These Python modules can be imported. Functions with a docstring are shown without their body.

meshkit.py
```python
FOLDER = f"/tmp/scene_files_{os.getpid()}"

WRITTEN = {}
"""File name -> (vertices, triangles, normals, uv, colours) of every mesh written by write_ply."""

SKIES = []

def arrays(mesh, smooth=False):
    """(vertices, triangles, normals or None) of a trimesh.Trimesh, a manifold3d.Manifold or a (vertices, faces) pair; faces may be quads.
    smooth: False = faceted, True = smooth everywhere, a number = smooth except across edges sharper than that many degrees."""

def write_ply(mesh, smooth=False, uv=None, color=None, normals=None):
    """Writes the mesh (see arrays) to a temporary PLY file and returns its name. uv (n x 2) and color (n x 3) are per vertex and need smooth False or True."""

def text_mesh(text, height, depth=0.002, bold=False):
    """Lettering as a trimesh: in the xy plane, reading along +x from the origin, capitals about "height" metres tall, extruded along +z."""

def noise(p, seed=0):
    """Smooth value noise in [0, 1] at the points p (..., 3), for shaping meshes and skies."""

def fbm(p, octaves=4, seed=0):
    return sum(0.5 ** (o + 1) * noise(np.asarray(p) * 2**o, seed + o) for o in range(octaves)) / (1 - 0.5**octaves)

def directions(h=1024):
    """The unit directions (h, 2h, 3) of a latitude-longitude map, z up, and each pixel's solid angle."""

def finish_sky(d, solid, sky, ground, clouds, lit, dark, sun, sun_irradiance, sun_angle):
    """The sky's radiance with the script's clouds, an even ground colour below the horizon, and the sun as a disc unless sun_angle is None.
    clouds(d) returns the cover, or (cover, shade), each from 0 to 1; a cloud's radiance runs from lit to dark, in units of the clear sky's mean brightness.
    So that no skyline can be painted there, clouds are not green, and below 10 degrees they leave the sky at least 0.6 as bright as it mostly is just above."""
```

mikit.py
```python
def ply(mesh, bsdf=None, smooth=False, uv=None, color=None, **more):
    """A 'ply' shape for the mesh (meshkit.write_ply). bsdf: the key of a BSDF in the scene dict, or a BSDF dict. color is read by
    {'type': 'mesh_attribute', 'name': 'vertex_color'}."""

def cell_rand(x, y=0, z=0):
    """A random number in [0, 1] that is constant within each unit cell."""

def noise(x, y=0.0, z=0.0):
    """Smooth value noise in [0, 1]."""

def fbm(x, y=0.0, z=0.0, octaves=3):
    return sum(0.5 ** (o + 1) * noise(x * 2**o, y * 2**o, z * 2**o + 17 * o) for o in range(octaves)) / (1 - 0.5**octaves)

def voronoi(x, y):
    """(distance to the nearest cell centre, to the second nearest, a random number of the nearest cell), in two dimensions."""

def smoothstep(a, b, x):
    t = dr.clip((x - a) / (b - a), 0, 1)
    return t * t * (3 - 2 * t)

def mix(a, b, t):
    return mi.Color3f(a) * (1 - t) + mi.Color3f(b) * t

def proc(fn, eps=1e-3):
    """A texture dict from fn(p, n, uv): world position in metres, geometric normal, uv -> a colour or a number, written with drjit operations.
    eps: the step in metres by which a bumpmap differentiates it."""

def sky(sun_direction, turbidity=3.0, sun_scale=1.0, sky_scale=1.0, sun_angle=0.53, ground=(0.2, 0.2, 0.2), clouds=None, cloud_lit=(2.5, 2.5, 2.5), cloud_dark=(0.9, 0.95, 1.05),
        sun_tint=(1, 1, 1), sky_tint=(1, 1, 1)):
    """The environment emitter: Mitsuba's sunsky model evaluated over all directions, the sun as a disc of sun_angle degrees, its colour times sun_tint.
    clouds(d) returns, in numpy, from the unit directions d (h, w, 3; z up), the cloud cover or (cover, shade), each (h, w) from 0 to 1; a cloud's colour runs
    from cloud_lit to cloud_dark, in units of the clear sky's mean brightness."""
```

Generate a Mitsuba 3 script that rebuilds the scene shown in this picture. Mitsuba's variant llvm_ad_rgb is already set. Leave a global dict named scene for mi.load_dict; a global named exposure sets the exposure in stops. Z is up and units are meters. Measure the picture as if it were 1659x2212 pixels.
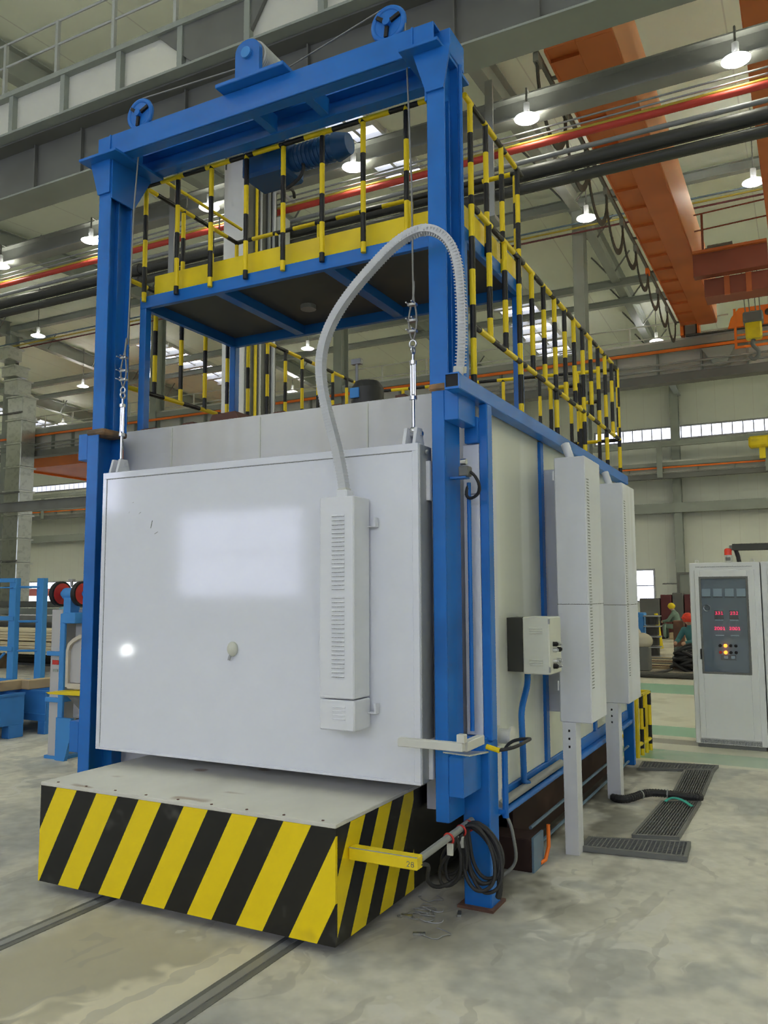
import math, random, numpy as np, trimesh, manifold3d as m3, mitsuba as mi, drjit as dr, mikit, meshkit
from mikit import noise, fbm, voronoi, smoothstep, mix, proc, cell_rand
random.seed(7); rng = np.random.default_rng(7)
scene, labels = {'type': 'scene'}, {}
T = mi.ScalarTransform4f

# ------------------------------------------------------------------ camera, exposure
F, YAW, PIT, ROL, EYE = 1770.1, 0.480676, 0.0988853, -0.0047025, np.array([0, 0, 1.65])
fw = np.array([-math.sin(YAW)*math.cos(PIT), math.cos(YAW)*math.cos(PIT), math.sin(PIT)])
rt = np.cross(fw, [0, 0, 1]); rt /= np.linalg.norm(rt)
up = -math.sin(ROL)*rt + math.cos(ROL)*np.cross(rt, fw)
scene['camera'] = {'type': 'perspective', 'fov': 2*math.degrees(math.atan(829.5/F)), 'fov_axis': 'x', 'near_clip': 0.05, 'far_clip': 300.0,
                   'to_world': T().look_at(origin=EYE.tolist(), target=(EYE+fw).tolist(), up=up.tolist())}
exposure = -0.08
LAMP_W, SKYL_W, WIN_W, BACK_W = 230.0, 2.6, 4.5, 4.8     # radiances: lamps, skylights, windows, doorway behind the camera
LAMP_C, DAY_C = np.array([1.0, .985, .80]), np.array([.90, .94, 1.26])
emit = lambda c: {'type': 'area', 'radiance': {'type': 'rgb', 'value': [float(v) for v in c]}}

# ------------------------------------------------------------------ materials
def rgb(*c): return {'type': 'rgb', 'value': [float(v) for v in (c if len(c) == 3 else c*3)]}
def mat(name, col, rough=.5, metal=0.0, bump=None, two=True, **kw):
    b = {'type': 'principled', 'base_color': col if isinstance(col, dict) else rgb(*col), 'roughness': rough, 'metallic': metal, **({'specular': .28} if not metal else {}), **kw}
    if bump: b = {'type': 'bumpmap', 'arbitrary': bump[0], 'scale': bump[1], 'bsdf': b}
    scene['mat_'+name] = {'type': 'twosided', 'bsdf': b} if two else b
def grimy(c, d, s=1.5, amt=.5, streak=False):
    def f(p, n, uv):
        k = fbm(p.x*s*(3 if streak else 1)+11, p.y*s*(3 if streak else 1), p.z*s*(.35 if streak else 1), 3)
        return mix(c, d, smoothstep(.45, .8, k)*amt)
    return proc(f)
mat('blue', grimy((.012, .125, .43), (.010, .075, .26), 2.2, .7), .32)
mat('motorblue', (.010, .055, .17), .4)
mat('lightblue', (.045, .215, .52), .45)
mat('binblue', grimy((.028, .15, .43), (.02, .09, .25), 3, .6), .55)
scene['mat_white'] = {'type': 'twosided', 'bsdf': {'type': 'roughplastic', 'distribution': 'ggx', 'alpha': .005, 'int_ior': 1.55, 'nonlinear': False, 'diffuse_reflectance': grimy((.67, .69, .74), (.62, .635, .67), 1.1, .5)}}
mat('white2', grimy((.63, .645, .67), (.53, .53, .51), 2.5, .5, True), .42)
mat('white3', (.66, .675, .69), .4)
mat('fascia', grimy((.58, .58, .56), (.44, .41, .34), 1.3, .6, True), .45)
def panelc(p, n, uv):
    k = fbm(p.y*1.3+3, p.z*.5, 2.1, 3); st = fbm(p.y*7, p.z*.5, 1., 2)
    return mix(mix((.62, .635, .545), (.47, .48, .405), smoothstep(.45, .72, k)*.75), (.70, .715, .655), smoothstep(.55, .8, st)*.5)
mat('panel', proc(panelc), .38, clearcoat=.2)
mat('cream', grimy((.58, .59, .50), (.47, .47, .40), 2., .4), .45)
mat('cabinet', grimy((.70, .71, .69), (.64, .64, .61), 1., .4), .45)
mat('yellow', grimy((.76, .57, .012), (.52, .36, .03), 3, .6), .4)
mat('black', (.008, .008, .009), .45, specular=.2)
mat('rubber', (.02, .02, .022), .6)
mat('darkvoid', grimy((.022, .017, .015), (.04, .024, .02), 3, .8), .8)
mat('rustshade', grimy((.022, .011, .010), (.045, .022, .018), 4, .8), .85)  # rust darkened with the shade under the furnace
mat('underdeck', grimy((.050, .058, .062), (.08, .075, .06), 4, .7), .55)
mat('paintgrey', grimy((.23, .24, .235), (.18, .185, .175), 1., .6), .65)
mat('pipeblue', (.10, .16, .22), .5)
mat('pipeochre', (.42, .32, .04), .5)
mat('rust', grimy((.09, .045, .035), (.15, .08, .05), 4, .8), .8)
mat('steel', grimy((.28, .29, .29), (.20, .20, .19), 1., .6), .5, .3)
mat('steeldark', grimy((.12, .125, .12), (.085, .085, .08), 1.3, .6), .6, .2)
mat('steelgreen', grimy((.25, .275, .25), (.19, .205, .185), 1.0, .6), .65)
mat('webwhite', grimy((.56, .56, .50), (.46, .46, .40), .8, .6), .5)
mat('rail', (.36, .38, .36), .5, .2)
mat('chrome', (.72, .73, .75), .22, 1.0)
mat('galv', grimy((.60, .62, .60), (.42, .44, .43), 6, .7), .28, .9)
mat('hose', (.50, .51, .52), .45)
mat('rope', (.22, .22, .21), .5, .4)
mat('ropewound', (.42, .42, .40), .6, .2)
mat('redpipe', grimy((.44, .05, .035), (.32, .035, .03), 3, .5), .55)
mat('blackpipe', (.030, .031, .029), .48)
mat('greypipe', (.22, .23, .22), .6, .1)
mat('orange', grimy((.58, .16, .05), (.42, .11, .04), .8, .6), .5)
mat('orangebright', (.78, .17, .02), .45)
mat('orangelit', (.80, .36, .18), .45)  # orange with lamp light put into the colour
mat('brownred', grimy((.24, .07, .045), (.16, .05, .035), 1., .6), .6)
mat('red', (.42, .03, .025), .45)
mat('reddome', (.75, .05, .025), .15, spec_trans=0.0, clearcoat=1.0)
mat('wood', grimy((.34, .26, .16), (.20, .14, .085), 5, .8), .75)
mat('woodpale', grimy((.60, .52, .34), (.48, .38, .22), 2, .7), .6)
mat('darkmesh', (.05, .052, .048), .7)
mat('teal', (.03, .30, .24), .5)
mat('workteal', (.05, .15, .16), .85)
mat('workgreen', (.11, .16, .13), .85)
mat('pink', (.62, .20, .20), .8)
mat('trousers', (.09, .11, .10), .9)
mat('skin', (.50, .30, .21), .6)
mat('hardyellow', (.85, .62, .02), .35)
mat('hardred', (.75, .06, .03), .35)
mat('hardblue', (.25, .50, .62), .4)
mat('beige', (.52, .47, .37), .5)
mat('greymachine', grimy((.42, .41, .40), (.34, .33, .31), 2., .5), .5)
mat('instrument', (.20, .235, .25), .35)
mat('meter', (.42, .50, .52), .3)
mat('lampshell', (.55, .57, .56), .35, .6)
mat('redwhite', (.62, .10, .10), .6)
mat('maroon', (.10, .03, .035), .7)
mat('weld', grimy((.10, .075, .055), (.30, .17, .08), 9, 1.), .8)
scene['mat_pane'] = {'type': 'thindielectric', 'int_ior': 1.5}
scene['mat_smokepane'] = {'type': 'thindielectric', 'int_ior': 1.52, 'specular_transmittance': rgb(.72, .76, .82)}
YEL, BLK = (.78, .57, .010), (.008, .008, .009)
def band(axis, per, off, wob=0.0):
    def f(p, n, uv):
        q = (p.x, p.y, p.z)[axis]
        if wob: q = q + wob*cell_rand(dr.floor(p.x*3.27+.5), dr.floor(p.y*3.3+.5), 5)
        u = (q-off)/per
        return mix(YEL, BLK, dr.select(u-dr.floor(u) < .52, 0., 1.))
    return proc(f)
mat('bandz', band(2, .40, 3.86), .4)
mat('bandz2', band(2, .40, 4.06), .4)
mat('bandx', band(0, .42, .07), .4)
mat('bandy', band(1, .42, .1), .4)
def hz(axis):
    def f(p, n, uv):
        u = (p.x-.524*(p.z-.59)+3.819)/.307 if axis == 0 else (p.y-.55*(p.z-.585)-3.494)/.288
        y = dr.select(u-dr.floor(u) < .51, 1., 0.)
        if axis == 0: y = dr.select((p.x > -2.11) & (p.z > .58), 0., y)
        sc = smoothstep(.60, .78, fbm(p.x*7+3, p.y*7, p.z*7, 3))*smoothstep(.5, .75, fbm(p.x*2.2, p.y*2.2, p.z*2.+4, 2))
        return mix(mix((.009, .009, .010), (.16, .16, .15), sc*.7), mix((.82, .61, .008), (.6, .43, .02), sc*.6), y)
    return proc(f)
mat('hazardx', hz(0), .35)
mat('hazardy', hz(1), .35)
mat('decktop', proc(lambda p, n, uv: mix(mix((.64, .63, .555), (.50, .485, .42), fbm(p.x*4, p.y*2.5, 0, 4)), (.27, .19, .13), smoothstep(.72, .82, fbm(p.x*3+8, p.y*6+1, 0, 3))*.7)), .7)
def floorc(p, n, uv):
    a = fbm(p.x*.55, p.y*.55, 0, 5); b = fbm(p.x*2.3+9, p.y*2.3, 3, 4); w = fbm(p.x*1.1+2.5*b, p.y*.7+1.7*a, 7, 4)
    c = mix((.42, .41, .365), (.56, .54, .46), smoothstep(.38, .62, a))
    c = mix(c, (.315, .325, .315), smoothstep(.48, .66, b)*.6)
    fine = fbm(p.x*14, p.y*14, 5, 3)
    c = c*(.84+.32*fine)
    # pale yellow cement dust dragged between the rails
    r = smoothstep(-3.55, -3.3, p.x)*(1-smoothstep(-2.4, -2.2, p.x))*(1-smoothstep(3.0, 3.6, p.y))
    sw = fbm(p.x*2.2+3*w, p.y*.9-p.x*.8, 2, 4)
    c = mix(c, mix((.40, .37, .275), (.66, .61, .46), smoothstep(.36, .62, sw)), r*.9)
    sc = smoothstep(.66, .72, fbm(p.x*4.2+5*b, p.y*1.9+2*w, 9, 4))*smoothstep(.5, .62, a)
    c = mix(c, (.60, .585, .53), sc*.65)
    li = fbm(p.x*9+6*w, p.y*1.6+3*b, 4, 3)
    c = mix(c, (.30, .29, .26), smoothstep(.64, .70, li)*.35)
    # oily dark stains along the furnace side
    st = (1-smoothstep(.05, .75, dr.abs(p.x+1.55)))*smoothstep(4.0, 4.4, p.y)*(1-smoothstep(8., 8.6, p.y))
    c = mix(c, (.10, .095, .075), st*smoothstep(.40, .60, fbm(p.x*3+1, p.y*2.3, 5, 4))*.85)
    under_shade = smoothstep(-4.3, -4.2, p.x)*(1-smoothstep(-1.68, -1.55, p.x+.12*b))*smoothstep(4.4, 4.6, p.y)*(1-smoothstep(8.1, 8.3, p.y))  # shade under the furnace, painted into the floor colour
    c = mix(c, (.035, .03, .026), under_shade*.95)
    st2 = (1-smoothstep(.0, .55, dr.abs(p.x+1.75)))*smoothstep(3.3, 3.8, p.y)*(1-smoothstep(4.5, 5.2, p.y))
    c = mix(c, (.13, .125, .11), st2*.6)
    # painted lanes behind the furnace
    ln = smoothstep(-6.2, -6.15, p.x)
    yy = p.y+.03*p.x
    g = dr.maximum(smoothstep(8.58, 8.62, yy)*(1-smoothstep(9.12, 9.16, yy)), dr.maximum(smoothstep(10.02, 10.05, yy)*(1-smoothstep(10.72, 10.75, yy)), smoothstep(14.1, 14.2, yy)*(1-smoothstep(15.5, 15.6, yy))))
    ep = ln*smoothstep(8.45, 8.5, yy)*(1-smoothstep(16.4, 16.8, yy))
    tr = ln*smoothstep(9.50, 9.53, yy)*(1-smoothstep(9.80, 9.83, yy))
    cl = smoothstep(.55, .75, b)
    c = mix(c, mix((.58, .575, .46), (.50, .49, .38), cl), ep)
    c = mix(c, mix((.17, .36, .24), (.30, .40, .30), smoothstep(.35, .65, w)*(1-smoothstep(9.2, 9.5, yy))), g*ln*.9)
    c = mix(c, (.20, .19, .15), tr*.85)
    # raw littered yard floor beyond the lanes
    far = smoothstep(16.5, 17.5, yy)*smoothstep(-9., -8.5, p.x)
    c = mix(c, mix((.24, .21, .16), (.40, .37, .28), smoothstep(.35, .6, b)), far*.9)
    return c
def floorr(p, n, uv):
    ep = smoothstep(-6.2, -6.15, p.x)*smoothstep(8.45, 8.5, p.y)*(1-smoothstep(16.4, 16.8, p.y))
    return .62+.12*fbm(p.x*2, p.y*2, 1, 3)-.40*ep
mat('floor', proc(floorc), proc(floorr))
def roofc(p, n, uv):
    s = dr.abs((p.x/2.35)-dr.floor(p.x/2.35)-.5)
    return mix(mix((.76, .80, .66), (.71, .745, .61), fbm(p.x*.2, p.y*.2, 0, 2)), (.50, .50, .42), (1-smoothstep(.004, .012, s))*.6)
mat('roof', proc(roofc), .85)
def wallc(p, n, uv):
    s = dr.abs((p.x/1.0)-dr.floor(p.x/1.0)-.5)
    return mix(mix((.63, .65, .585), (.57, .59, .525), fbm(p.x*.15, p.z*.3, p.y*.1, 2)), (.52, .52, .46), (1-smoothstep(.01, .03, s))*.5)
mat('wall', proc(wallc), .8)

# ------------------------------------------------------------------ mesh helpers
class M:
    def __init__(s): s.v, s.f, s.n = [], [], 0
    def raw(s, v, f):
        v = np.asarray(v, float); s.v.append(v); s.f.append(np.asarray(f, int)+s.n); s.n += len(v); return s
    def tm(s, m): return s.raw(m.vertices, m.faces)
    def box(s, x0, x1, y0, y1, z0, z1, b=0.0):
        x0, x1 = min(x0, x1), max(x0, x1); y0, y1 = min(y0, y1), max(y0, y1); z0, z1 = min(z0, z1), max(z0, z1)
        if b:
            b = min(b, .45*min(x1-x0, y1-y0, z1-z0)); P = []
            for X, sx in ((x0, 1), (x1, -1)):
                for Y, sy in ((y0, 1), (y1, -1)):
                    for Z, sz in ((z0, 1), (z1, -1)): P += [(X, Y+b*sy, Z+b*sz), (X+b*sx, Y, Z+b*sz), (X+b*sx, Y+b*sy, Z)]
            return s.tm(trimesh.convex.convex_hull(np.array(P)))
        P = [(x, y, z) for x in (x0, x1) for y in (y0, y1) for z in (z0, z1)]
        return s.raw(P, [(0, 1, 3), (0, 3, 2), (4, 6, 7), (4, 7, 5), (0, 4, 5), (0, 5, 1), (2, 3, 7), (2, 7, 6), (0, 2, 6), (0, 6, 4), (1, 5, 7), (1, 7, 3)])
    def hull(s, P): return s.tm(trimesh.convex.convex_hull(np.asarray(P, float)))
    def sweep(s, pts, prof, closed=False, upv=None):
        """prof: (k,2) closed outline carried along the polyline; ends capped."""
        p = np.asarray(pts, float); n = len(p); t = np.gradient(p, axis=0); t /= np.linalg.norm(t, axis=1, keepdims=True)+1e-12
        a = np.array(upv, float) if upv is not None else (np.array([0, 0, 1.]) if abs(t[0, 2]) < .9 else np.array([1., 0, 0]))
        prof = np.asarray(prof, float); k = len(prof); V = []
        for i in range(n):
            a = a-t[i]*(a@t[i]); a /= np.linalg.norm(a); b = np.cross(t[i], a)
            V.append(p[i]+prof[:, :1]*b+prof[:, 1:]*a)
        V = np.vstack(V); Fc = []
        for i in range(n-1):
            for j in range(k):
                q = i*k+j, i*k+(j+1) % k, (i+1)*k+(j+1) % k, (i+1)*k+j
                Fc += [(q[0], q[1], q[2]), (q[0], q[2], q[3])]
        for j in range(1, k-1): Fc += [(0, j+1, j), ((n-1)*k, (n-1)*k+j, (n-1)*k+j+1)]
        return s.out(V, Fc)
    def out(s, V, Fc):
        V, Fc = np.asarray(V), np.asarray(Fc); a, b, c = V[Fc[:, 0]]-V[0], V[Fc[:, 1]]-V[0], V[Fc[:, 2]]-V[0]
        return s.raw(V, Fc if (a*np.cross(b, c)).sum() > 0 else Fc[:, ::-1])
    def tube(s, pts, r, n=10):
        a = np.arange(n)*2*np.pi/n
        return s.sweep(pts, np.c_[np.cos(a), np.sin(a)]*r)
    def cyl(s, p, q, r, n=16, r2=None):
        p, q = np.asarray(p, float), np.asarray(q, float)
        if r2 is None: return s.tube([p, q], r, n)
        d = (q-p)/np.linalg.norm(q-p); a = np.cross(d, [0, 0, 1.] if abs(d[2]) < .9 else [1., 0, 0]); a /= np.linalg.norm(a); b = np.cross(d, a)
        th = np.arange(n)*2*np.pi/n; c = np.cos(th)[:, None]*a+np.sin(th)[:, None]*b
        V = np.vstack([p+c*r, q+c*r2]); Fc = []
        for j in range(n): Fc += [(j, (j+1) % n, n+(j+1) % n), (j, n+(j+1) % n, n+j)]
        for j in range(1, n-1): Fc += [(0, j+1, j), (n, n+j, n+j+1)]
        return s.out(V, Fc)
    def ring(s, c, axis, R, r, n=28, k=8):
        c = np.asarray(c, float); d = np.asarray(axis, float); d /= np.linalg.norm(d); a = np.cross(d, [0, 0, 1.] if abs(d[2]) < .9 else [1., 0, 0]); a /= np.linalg.norm(a); b = np.cross(d, a)
        V, Fc = [], []
        for i in range(n):
            t = 2*np.pi*i/n; e = math.cos(t)*a+math.sin(t)*b
            for j in range(k):
                u = 2*np.pi*j/k; V.append(c+e*(R+r*math.cos(u))+d*r*math.sin(u))
        for i in range(n):
            for j in range(k):
                q = i*k+j, i*k+(j+1) % k, ((i+1) % n)*k+(j+1) % k, ((i+1) % n)*k+j
                Fc += [(q[0], q[1], q[2]), (q[0], q[2], q[3])]
        return s.out(V, Fc)
    def prism(s, poly, axis, a, b):
        """poly: 2-D convex outline in the other two axes (x,y / x,z / y,z order), extruded a..b along axis."""
        P = []
        for w in (a, b):
            for u, v in poly: P.append({0: (w, u, v), 1: (u, w, v), 2: (u, v, w)}[axis])
        return s.hull(P)
    def ball(s, c, r, sub=2, sc=(1, 1, 1)):
        m = trimesh.creation.icosphere(sub, 1.0); return s.raw(np.asarray(m.vertices)*r*np.asarray(sc)+np.asarray(c, float), m.faces)
    def mesh(s): return trimesh.Trimesh(np.vstack(s.v), np.vstack(s.f), process=False)
B = lambda *a: M().box(*a)
def numbered(k):
    if k not in labels and k not in scene and not any(x.startswith(k+'__') for x in scene): return k
    i = 1
    while True:
        q = f'{k}_{i:03d}'
        if q not in labels and q not in scene and not any(x.startswith(q+'__') for x in scene): return q
        i += 1
def put(key, m, mt, smooth=False, em=None):
    me = m.mesh() if isinstance(m, M) else m
    d = mikit.ply(me, 'mat_'+mt, smooth=smooth)
    if em is not None: d['emitter'] = emit(em)
    scene[key] = d
    return key
def thing(name, label, cat, m=None, mt=None, group=None, kind=None, smooth=False, em=None):
    k = numbered(name); labels[k] = {'label': label, 'category': cat}
    if group: labels[k]['group'] = group
    if kind: labels[k]['kind'] = kind
    if m is not None: put(k, m, mt, smooth, em)
    return k
def part(par, name, m, mt, label=None, smooth=False, em=None, kind=None):
    k = numbered(par+'__'+name); put(k, m, mt, smooth, em)
    if label or kind:
        labels[k] = {}
        if label: labels[k]['label'] = label
        if kind: labels[k]['kind'] = kind
    return k
def struct(name, label, m, mt, em=None):
    labels[name] = {'kind': 'structure', 'label': label}
    if m is not None: put(name, m, mt, False, em)
    return name
def spline(P, n=60):
    from scipy.interpolate import CubicSpline
    P = np.asarray(P, float); t = np.r_[0, np.cumsum(np.linalg.norm(np.diff(P, axis=0), axis=1))]
    return CubicSpline(t, P)(np.linspace(0, t[-1], n))

# ------------------------------------------------------------------ the hall: floor, walls, roof, daylight
struct('floor', 'bare grey concrete workshop floor with dust, stains and green painted lanes', B(-80, 22, -14.2, 50.4, -.3, 0), 'floor')
roofz = lambda y: 15.4-.065*abs(27-y)
m = M()
for y0, y1 in ((-14.4, 27), (27, 50.6)):
    m.hull([(x, y, roofz(y)+d) for x in (-80.4, 22.4) for y in (y0, y1) for d in (0, .25)])
struct('ceiling', 'pale olive insulated sheet roof of the hall', m, 'roof')
struct('wall_back', 'pale sheet metal end wall of the hall', B(-80, 22, 50, 50.3, 0, 14.2), 'wall')
struct('wall_left', 'pale sheet metal wall at the far left end', B(-80.3, -80, -14.2, 50.3, 0, 15.6), 'wall')
struct('wall_right', 'pale sheet metal wall at the right end', B(22, 22.3, -14.2, 50.3, 0, 15.6), 'wall')
struct('wall_front', 'pale sheet metal wall behind the camera', B(-80, 22, -14.3, -14, 0, 13.2), 'wall')
def window(n, x0, x1, z0, z1, nx, nz, y, lab, w, s=-1, pr=True):
    struct(f'window_{n}', lab, B(x0-.08, x1+.08, y+s*.01, y+s*.04, z0-.08, z1+.08), 'steel')
    dx, dz = (x1-x0)/nx, (z1-z0)/nz; pl = None
    for i in range(nx):
        for j in range(nz):
            q = M().box(x0+i*dx+.03, x0+(i+1)*dx-.03, y+s*.045, y+s*.06, z0+j*dz+.03, z0+(j+1)*dz-.03)
            part(f'window_{n}', 'pane', q, 'meter', em=DAY_C*w)
window(1, -9.58, -8.26, 1.13, 2.93, 1, 2, 50, 'bright two pane window in the back wall left of the grey control cabinet', WIN_W)
window(2, -11.4, 3.0, 10.6, 11.3, 26, 1, 50, 'bright strip of high window panes in the back wall', WIN_W*.45)
window(3, -66, -50, 10.75, 11.25, 28, 1, 50, 'dim strip of high window panes at the far left of the back wall', WIN_W*.22)
window(4, -62.5, -52.5, 1.05, 2.75, 6, 2, 50, 'bright low windows behind the grinder at the left', WIN_W)
window(5, -19.2, -14.2, 1.55, 4.4, 2, 2, -14, 'large daylit doorway window in the wall behind the camera', 3.7, 1)
for k, x in enumerate((-34, -27, -9, -2, 5, 12)):
    window(6+k, x, x+5, 4.6, 8.6, 3, 2, -14, f'tall daylight window number {k+1} in the wall behind the camera', BACK_W, 1)
def skylight(n, x0, x1, y0, y1, nx, ny, lab):
    zz = lambda y, d: roofz(y)-d
    m = M(); dx, dy = (x1-x0)/nx, (y1-y0)/ny
    for i in range(nx+1): m.hull([(x0+i*dx+e, y, zz(y, d)) for e in (-.05, .05) for y in (y0, y1) for d in (.005, .14)])
    for j in range(ny+1):
        y = y0+j*dy; m.box(x0-.1, x1+.1, y-.12, y+.12, zz(y, .26), zz(y, .02))
    struct(f'window_{n}', lab, m, 'webwhite')
    for i in range(nx):
        for j in range(ny):
            a, b = y0+j*dy+.13, y0+(j+1)*dy-.13
            part(f'window_{n}', 'pane', M().hull([(x, y, zz(y, d)) for x in (x0+i*dx+.06, x0+(i+1)*dx-.06) for y in (a, b) for d in (.01, .03)]), 'meter', em=DAY_C*SKYL_W)
skylight(12, -11.6, -10.3, 17.9, 23, 2, 5, 'slatted roof skylight above the red pipe')
skylight(13, -12.4, -10.6, 34, 44, 2, 9, 'slatted roof skylight behind the yellow and black guardrail')
skylight(14, -31.6, -29.9, 31.5, 40, 2, 8, 'slatted roof skylight seen under the motor platform')
skylight(15, -51.2, -49.4, 35, 43, 2, 6, 'slatted roof skylight at the far left')
skylight(16, -17.9, -16.9, 25.0, 26.8, 1, 3, 'small pale roof skylight above the yellow toe board')
skylight(17, -11.6, -10.3, -6, 4, 2, 6, 'roof skylight over the furnace bay')
skylight(18, 7, 8.4, -6, 4, 2, 6, 'roof skylight over the right of the furnace bay')
skylight(19, -31.6, -30, -6, 4, 2, 6, 'roof skylight over the left of the furnace bay')

# high bay lamps
def lamp(x, y, z, label, group=None, s=1.0, beam=None, pw=1.0):
    k = thing('high_bay_lamp', label, 'lamp', group=group)
    if beam is None: part(k, 'stem', M().cyl((x, y, z+.42*s), (x, y, roofz(y)-.02), .018, 6), 'steeldark')
    else: part(k, 'stem', M().tube([(x, y, z+.42*s), (x, y, beam+.05), (x, y+.12, beam+.05)], .016, 6), 'steeldark')
    part(k, 'ballast', M().cyl((x, y, z+.07*s), (x, y, z+.40*s), .075*s, 12), 'lampshell', smooth=40)
    part(k, 'glow_reflector', M().cyl((x, y, z+.07*s), (x, y, z+.012*s), .19*s, 20, .30*s), 'lampshell', smooth=40, em=LAMP_C*LAMP_W*(1.5 if pw >= 1 else .8*pw))  # glow added to the reflector as uplight for the roof
    part(k, 'lens', M().cyl((x, y, z+.008*s), (x, y, z-.01*s), .27*s, 20), 'meter', em=LAMP_C*LAMP_W*pw)
ZL = 13.0
X0 = lambda k: -.92-4.83*k
Y1, Y2, Y3, Y4 = 18.2, 24.15, 31.4, 37.95
for k, t in enumerate(('at the top right corner above the red pipe', 'on the grey beam right of the yellow and black guardrail', 'below the motor, in front of the grey beam', 'behind the left end of the platform guardrail', 'just left of the blue left gantry column, upper one', 'at the left edge of the photo above the red pipe')):
    lamp((-.0503, -.3055, -.5699, -.8388, -1.1051, -1.3441)[k]*11.1, 11.1, 1.65+.6236*11.1, 'round lit high bay lamp '+t, s=.61, beam=9.0, pw=.22)
lamp(X0(0), Y2, ZL, 'round lit high bay lamp at the right edge beside the orange crane girder')
lamp(-5.58, Y2, ZL, 'round lit high bay lamp at the top of the grey roof column')
lamp(-29.75, Y2, ZL, 'round lit high bay lamp right of the top of the silver duct')
lamp(-20.35, Y3, ZL, 'small lit high bay lamp just below the back edge of the motor platform')
lamp(-30.15, Y3, ZL, 'small lit high bay lamp between the left platform post and its guardrail')
lamp(-34.95, Y3, ZL, 'round lit high bay lamp left of the blue left gantry column, lower one')
lamp(-5.78, Y4, ZL, 'small lit high bay lamp left of the orange crane end truck')
lamp(-10.57, Y4, ZL, 'small lit high bay lamp seen through the right deck guardrail')
lamp(-25.6, Y4, ZL, 'small lit high bay lamp low beside the flexible conduit')
lamp(-55.3, 46, 11.56, 'small lit high bay lamp below the orange crane girder at the left')
for y in (6, -2, -9):
    for x in (9, -1, -11, -22): lamp(x, y, 12.2, 'high bay lamp over the furnace bay outside the photo', 'lamps over the furnace bay', pw=.62)
for y, z in ((16.5, 13), (Y2, 13), (Y3, 13), (Y4, 13), (44.5, 12)):
    for x in (4.2, 11.5, 18.5): lamp(x, y, z, 'unseen high bay lamp added beyond the right edge to brighten the hall', 'added lamps beyond the right edge', pw=1.3)  # unseen lamps, added to brighten the roof and back of the hall
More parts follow.
